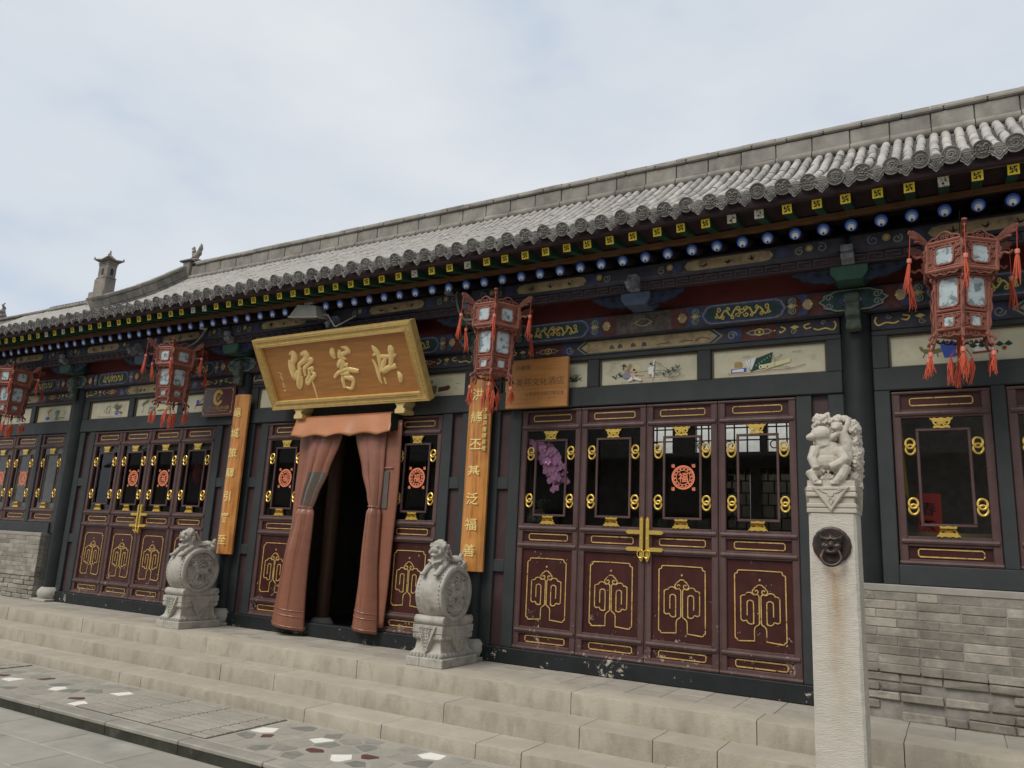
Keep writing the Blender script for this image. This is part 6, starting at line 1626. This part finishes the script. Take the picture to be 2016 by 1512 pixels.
F.L([(.06, .045), (.065, .085), (.07, .10)], .013, WHT); F.L([(.075, .08), (.11, .06), (.14, .05)], .005, OLV)
F.P([(.01, -.0), (.06, -.0), (.065, -.05), (.06, -.075), (.045, -.075), (.04, -.04), (.02, -.05), (.005, -.03)], WHT); F.L([(.052, -.078), (.05, -.10)], .012, SKN); F.L([(.02, -.045), (.015, -.07)], .009, SKN)
F.P([(.065, -.03), (.10, -.04), (.135, -.025), (.14, -.035), (.10, -.052), (.07, -.045)], TEA)
F.L([(.21, -.09), (.25, -.04), (.29, -.03), (.33, -.05), (.31, -.08), (.24, -.095), (.21, -.09)], .005, BRN); F.L([(.24, -.085), (.30, -.07)], .004, BRN)
for k in range(4): tuft(F, .17+.045*k, -.07+.02*k, 6, .05, DGR, 10+k)
F.L([(.1, .04), (.16, .02), (.22, -.02)], .004, OLV); F.L([(-.06, -.085), (.1, -.085), (.3, -.09)], .003, RUS)
for k in range(4): F.L([(-.37+.028*k, .09), (-.365+.028*k, .084)], .006, INK)
done(F, p)
F, p = sketch((3, 0)); 
for k in range(3): tuft(F, .28+.04*k, -.07, 6, .10, DGR, 30+k)
F.L([(.3, -.02), (.36, .0), (.40, -.05), (.44, -.06)], .004, OLV); done(F, p)
F, p = sketch((4, 0))   # bronze, blue pot, fruit bowls
F.P([(-.28, .03), (-.26, .03), (-.245, .005), (-.16, .0), (-.11, .01), (-.10, -.025), (-.17, -.04), (-.24, -.035), (-.275, .0)], OLV); F.L([(-.24, -.035), (-.255, -.07)], .010, OLV); F.L([(-.15, -.035), (-.145, -.07)], .010, OLV)
F.P([(-.12, .01), (-.01, .02), (-.02, -.075), (-.10, -.08)], BLU); F.P([(-.13, .05), (-.09, .06), (-.07, .035), (-.04, .07), (-.02, .05), (-.0, .02), (-.12, .01)], BLU)
F.P([(.10, -.02), (.26, -.01), (.24, -.045), (.12, -.05)], WHT); F.D(.13, .01, .03, WHT); 
for k in range(5): F.P([(.08+.06*k, .0), (.11+.06*k, .03), (.14+.06*k, .0), (.11+.06*k, -.015)], DGR)
F.L([(.10, -.055), (.26, -.05), (.25, -.075)], .016, RUS); F.D(.03, -.065, .018, RUS); F.D(.32, -.03, .016, RUS); F.D(.0, -.06, .018, RUS)
done(F, p)
F, p = sketch((1, 0))   # fan and potted plant
F.L([(-.12, -.02), (-.10, .05), (-.03, .05), (-.02, -.01), (-.06, -.055), (-.12, -.02)], .010, INK); F.L([(-.10, .03), (.0, -.06)], .006, INK); F.L([(-.16, .0), (-.155, -.04)], .006, BRN)
F.P([(.10, -.03), (.22, -.02), (.205, -.08), (.125, -.085)], BLU); F.P([(.12, -.04), (.2, -.035), (.195, -.055), (.125, -.06)], LIL)
for k in range(3): tuft(F, .16, -.02, 8, .15, OLV, 40+k)
F.D(.26, -.05, .018, RUS); F.D(.29, -.055, .016, RUS); F.L([(-.3, -.10), (0, -.105), (.3, -.095)], .004, RUS); done(F, p)
F, p = sketch((1, 1))
F.L([(-.36, -.09), (-.33, -.02), (-.35, .05)], .010, BRN)
for k in range(5): tuft(F, -.36+.03*k, .02+.012*k, 7, .07, OLV, 50+k)
F.P([(-.20, -.10), (-.05, -.095), (-.07, .0), (-.18, -.0)], CEL); F.P([(.0, -.06), (.28, -.05), (.25, .02), (.03, .015)], PAL); F.L([(.0, -.06), (.28, -.05)], .006, OLV); done(F, p)
F, p = sketch((1, 2))
F.D(-.26, .02, .035, BLU); F.P([(-.30, -.01), (-.08, .0), (-.08, -.03), (-.30, -.04)], BRN); F.L([(-.29, -.03), (-.31, -.08)], .010, BRN); F.L([(-.12, -.02), (-.12, -.09)], .010, BRN); F.L([(-.22, -.0), (-.16, .06), (-.08, .06)], .010, BRN); done(F, p)
F, p = sketch((0, 2))
F.P([(-.26, -.05), (-.13, -.045), (-.15, -.09), (-.24, -.095)], BLU); F.L([(-.2, -.05), (-.18, .0), (-.21, .03), (-.15, .06)], .010, BRN)
for k in range(3): tuft(F, -.2+.03*k, .02+.015*k, 7, .05, OLV, 60+k)
F.P([(.02, -.10), (.12, -.095), (.09, -.03), (.13, .02), (.10, .06), (.04, .06), (.01, .02), (.05, -.03)], CEL); F.P([(.16, -.02), (.28, -.015), (.28, .03), (.16, .03)], PAL); F.L([(.14, -.075), (.3, -.07)], .008, BRN); done(F, p)
F, p = sketch((0, 1)); F.P([(.0, -.10), (.12, -.095), (.09, -.0), (.02, -.0)], CEL); tuft(F, .06, 0, 9, .09, OLV, 70); done(F, p)
F, p = sketch((2, 2))
F.P([(-.06, -.03), (.10, -.02), (.09, -.085), (.02, -.11), (-.05, -.09)], OLV); F.P([(-.05, .0), (.09, .005), (.10, -.02), (-.06, -.03)], OLV); F.P([(.12, -.075), (.26, -.06), (.29, -.03), (.26, .0), (.20, -.015), (.12, -.02)], BRN); F.D(.02, .05, .022, CEL); F.L([(.36, .01), (.42, .015)], .004, INK); F.L([(.35, -.04), (.38, -.055)], .006, RUS); done(F, p)
F, p = sketch((2, 0)); F.P([(-.30, -.02), (-.24, -.02), (-.25, -.07), (-.29, -.07)], RUS); F.L([(-.31, .03), (-.27, .02), (-.26, -.03)], .008, BRN); done(F, p)

# ------------------------------------------------------------------ the house across the street (out of view; added for glass reflections, raised to block sky)
OB = thing('facing_house', 'added grey brick house across the street, seen only mirrored in the door glass', 'building', (0, -12.5, ZS))
obj('wall', MB().box(-30, 18, -.4, 0, 0, 4.2), inbrick, OB, smooth=False)
obj('roof', MB().prism([(.8, 4.1), (.75, 4.0), (-.4, 4.4), (-3, 5.9), (-3.1, 6.1), (-2.9, 6.1)], 'x', -30, 18), pan_m, OB, smooth=False)
for k in range(9):
    x = -26+k*4.6
    w_ = obj('window', MB().box(x, x+2.6, .0, .05, .9, 2.7), darkwood, OB, smooth=False)
    mb = MB()
    for i in range(8): mb.box(x+.05+i*.357-.02, x+.05+i*.357+.02, .05, .09, .9, 2.7)
    for i in range(6): mb.box(x, x+2.6, .05, .085, .9+i*.36-.02, .9+i*.36+.02)
    obj('lattice', mb, mauve, w_, smooth=False)
    obj('pane', MB().box(x+.1, x+2.5, .04, .055, 2.0, 2.6), paint(205, 205, 200), w_, smooth=False)
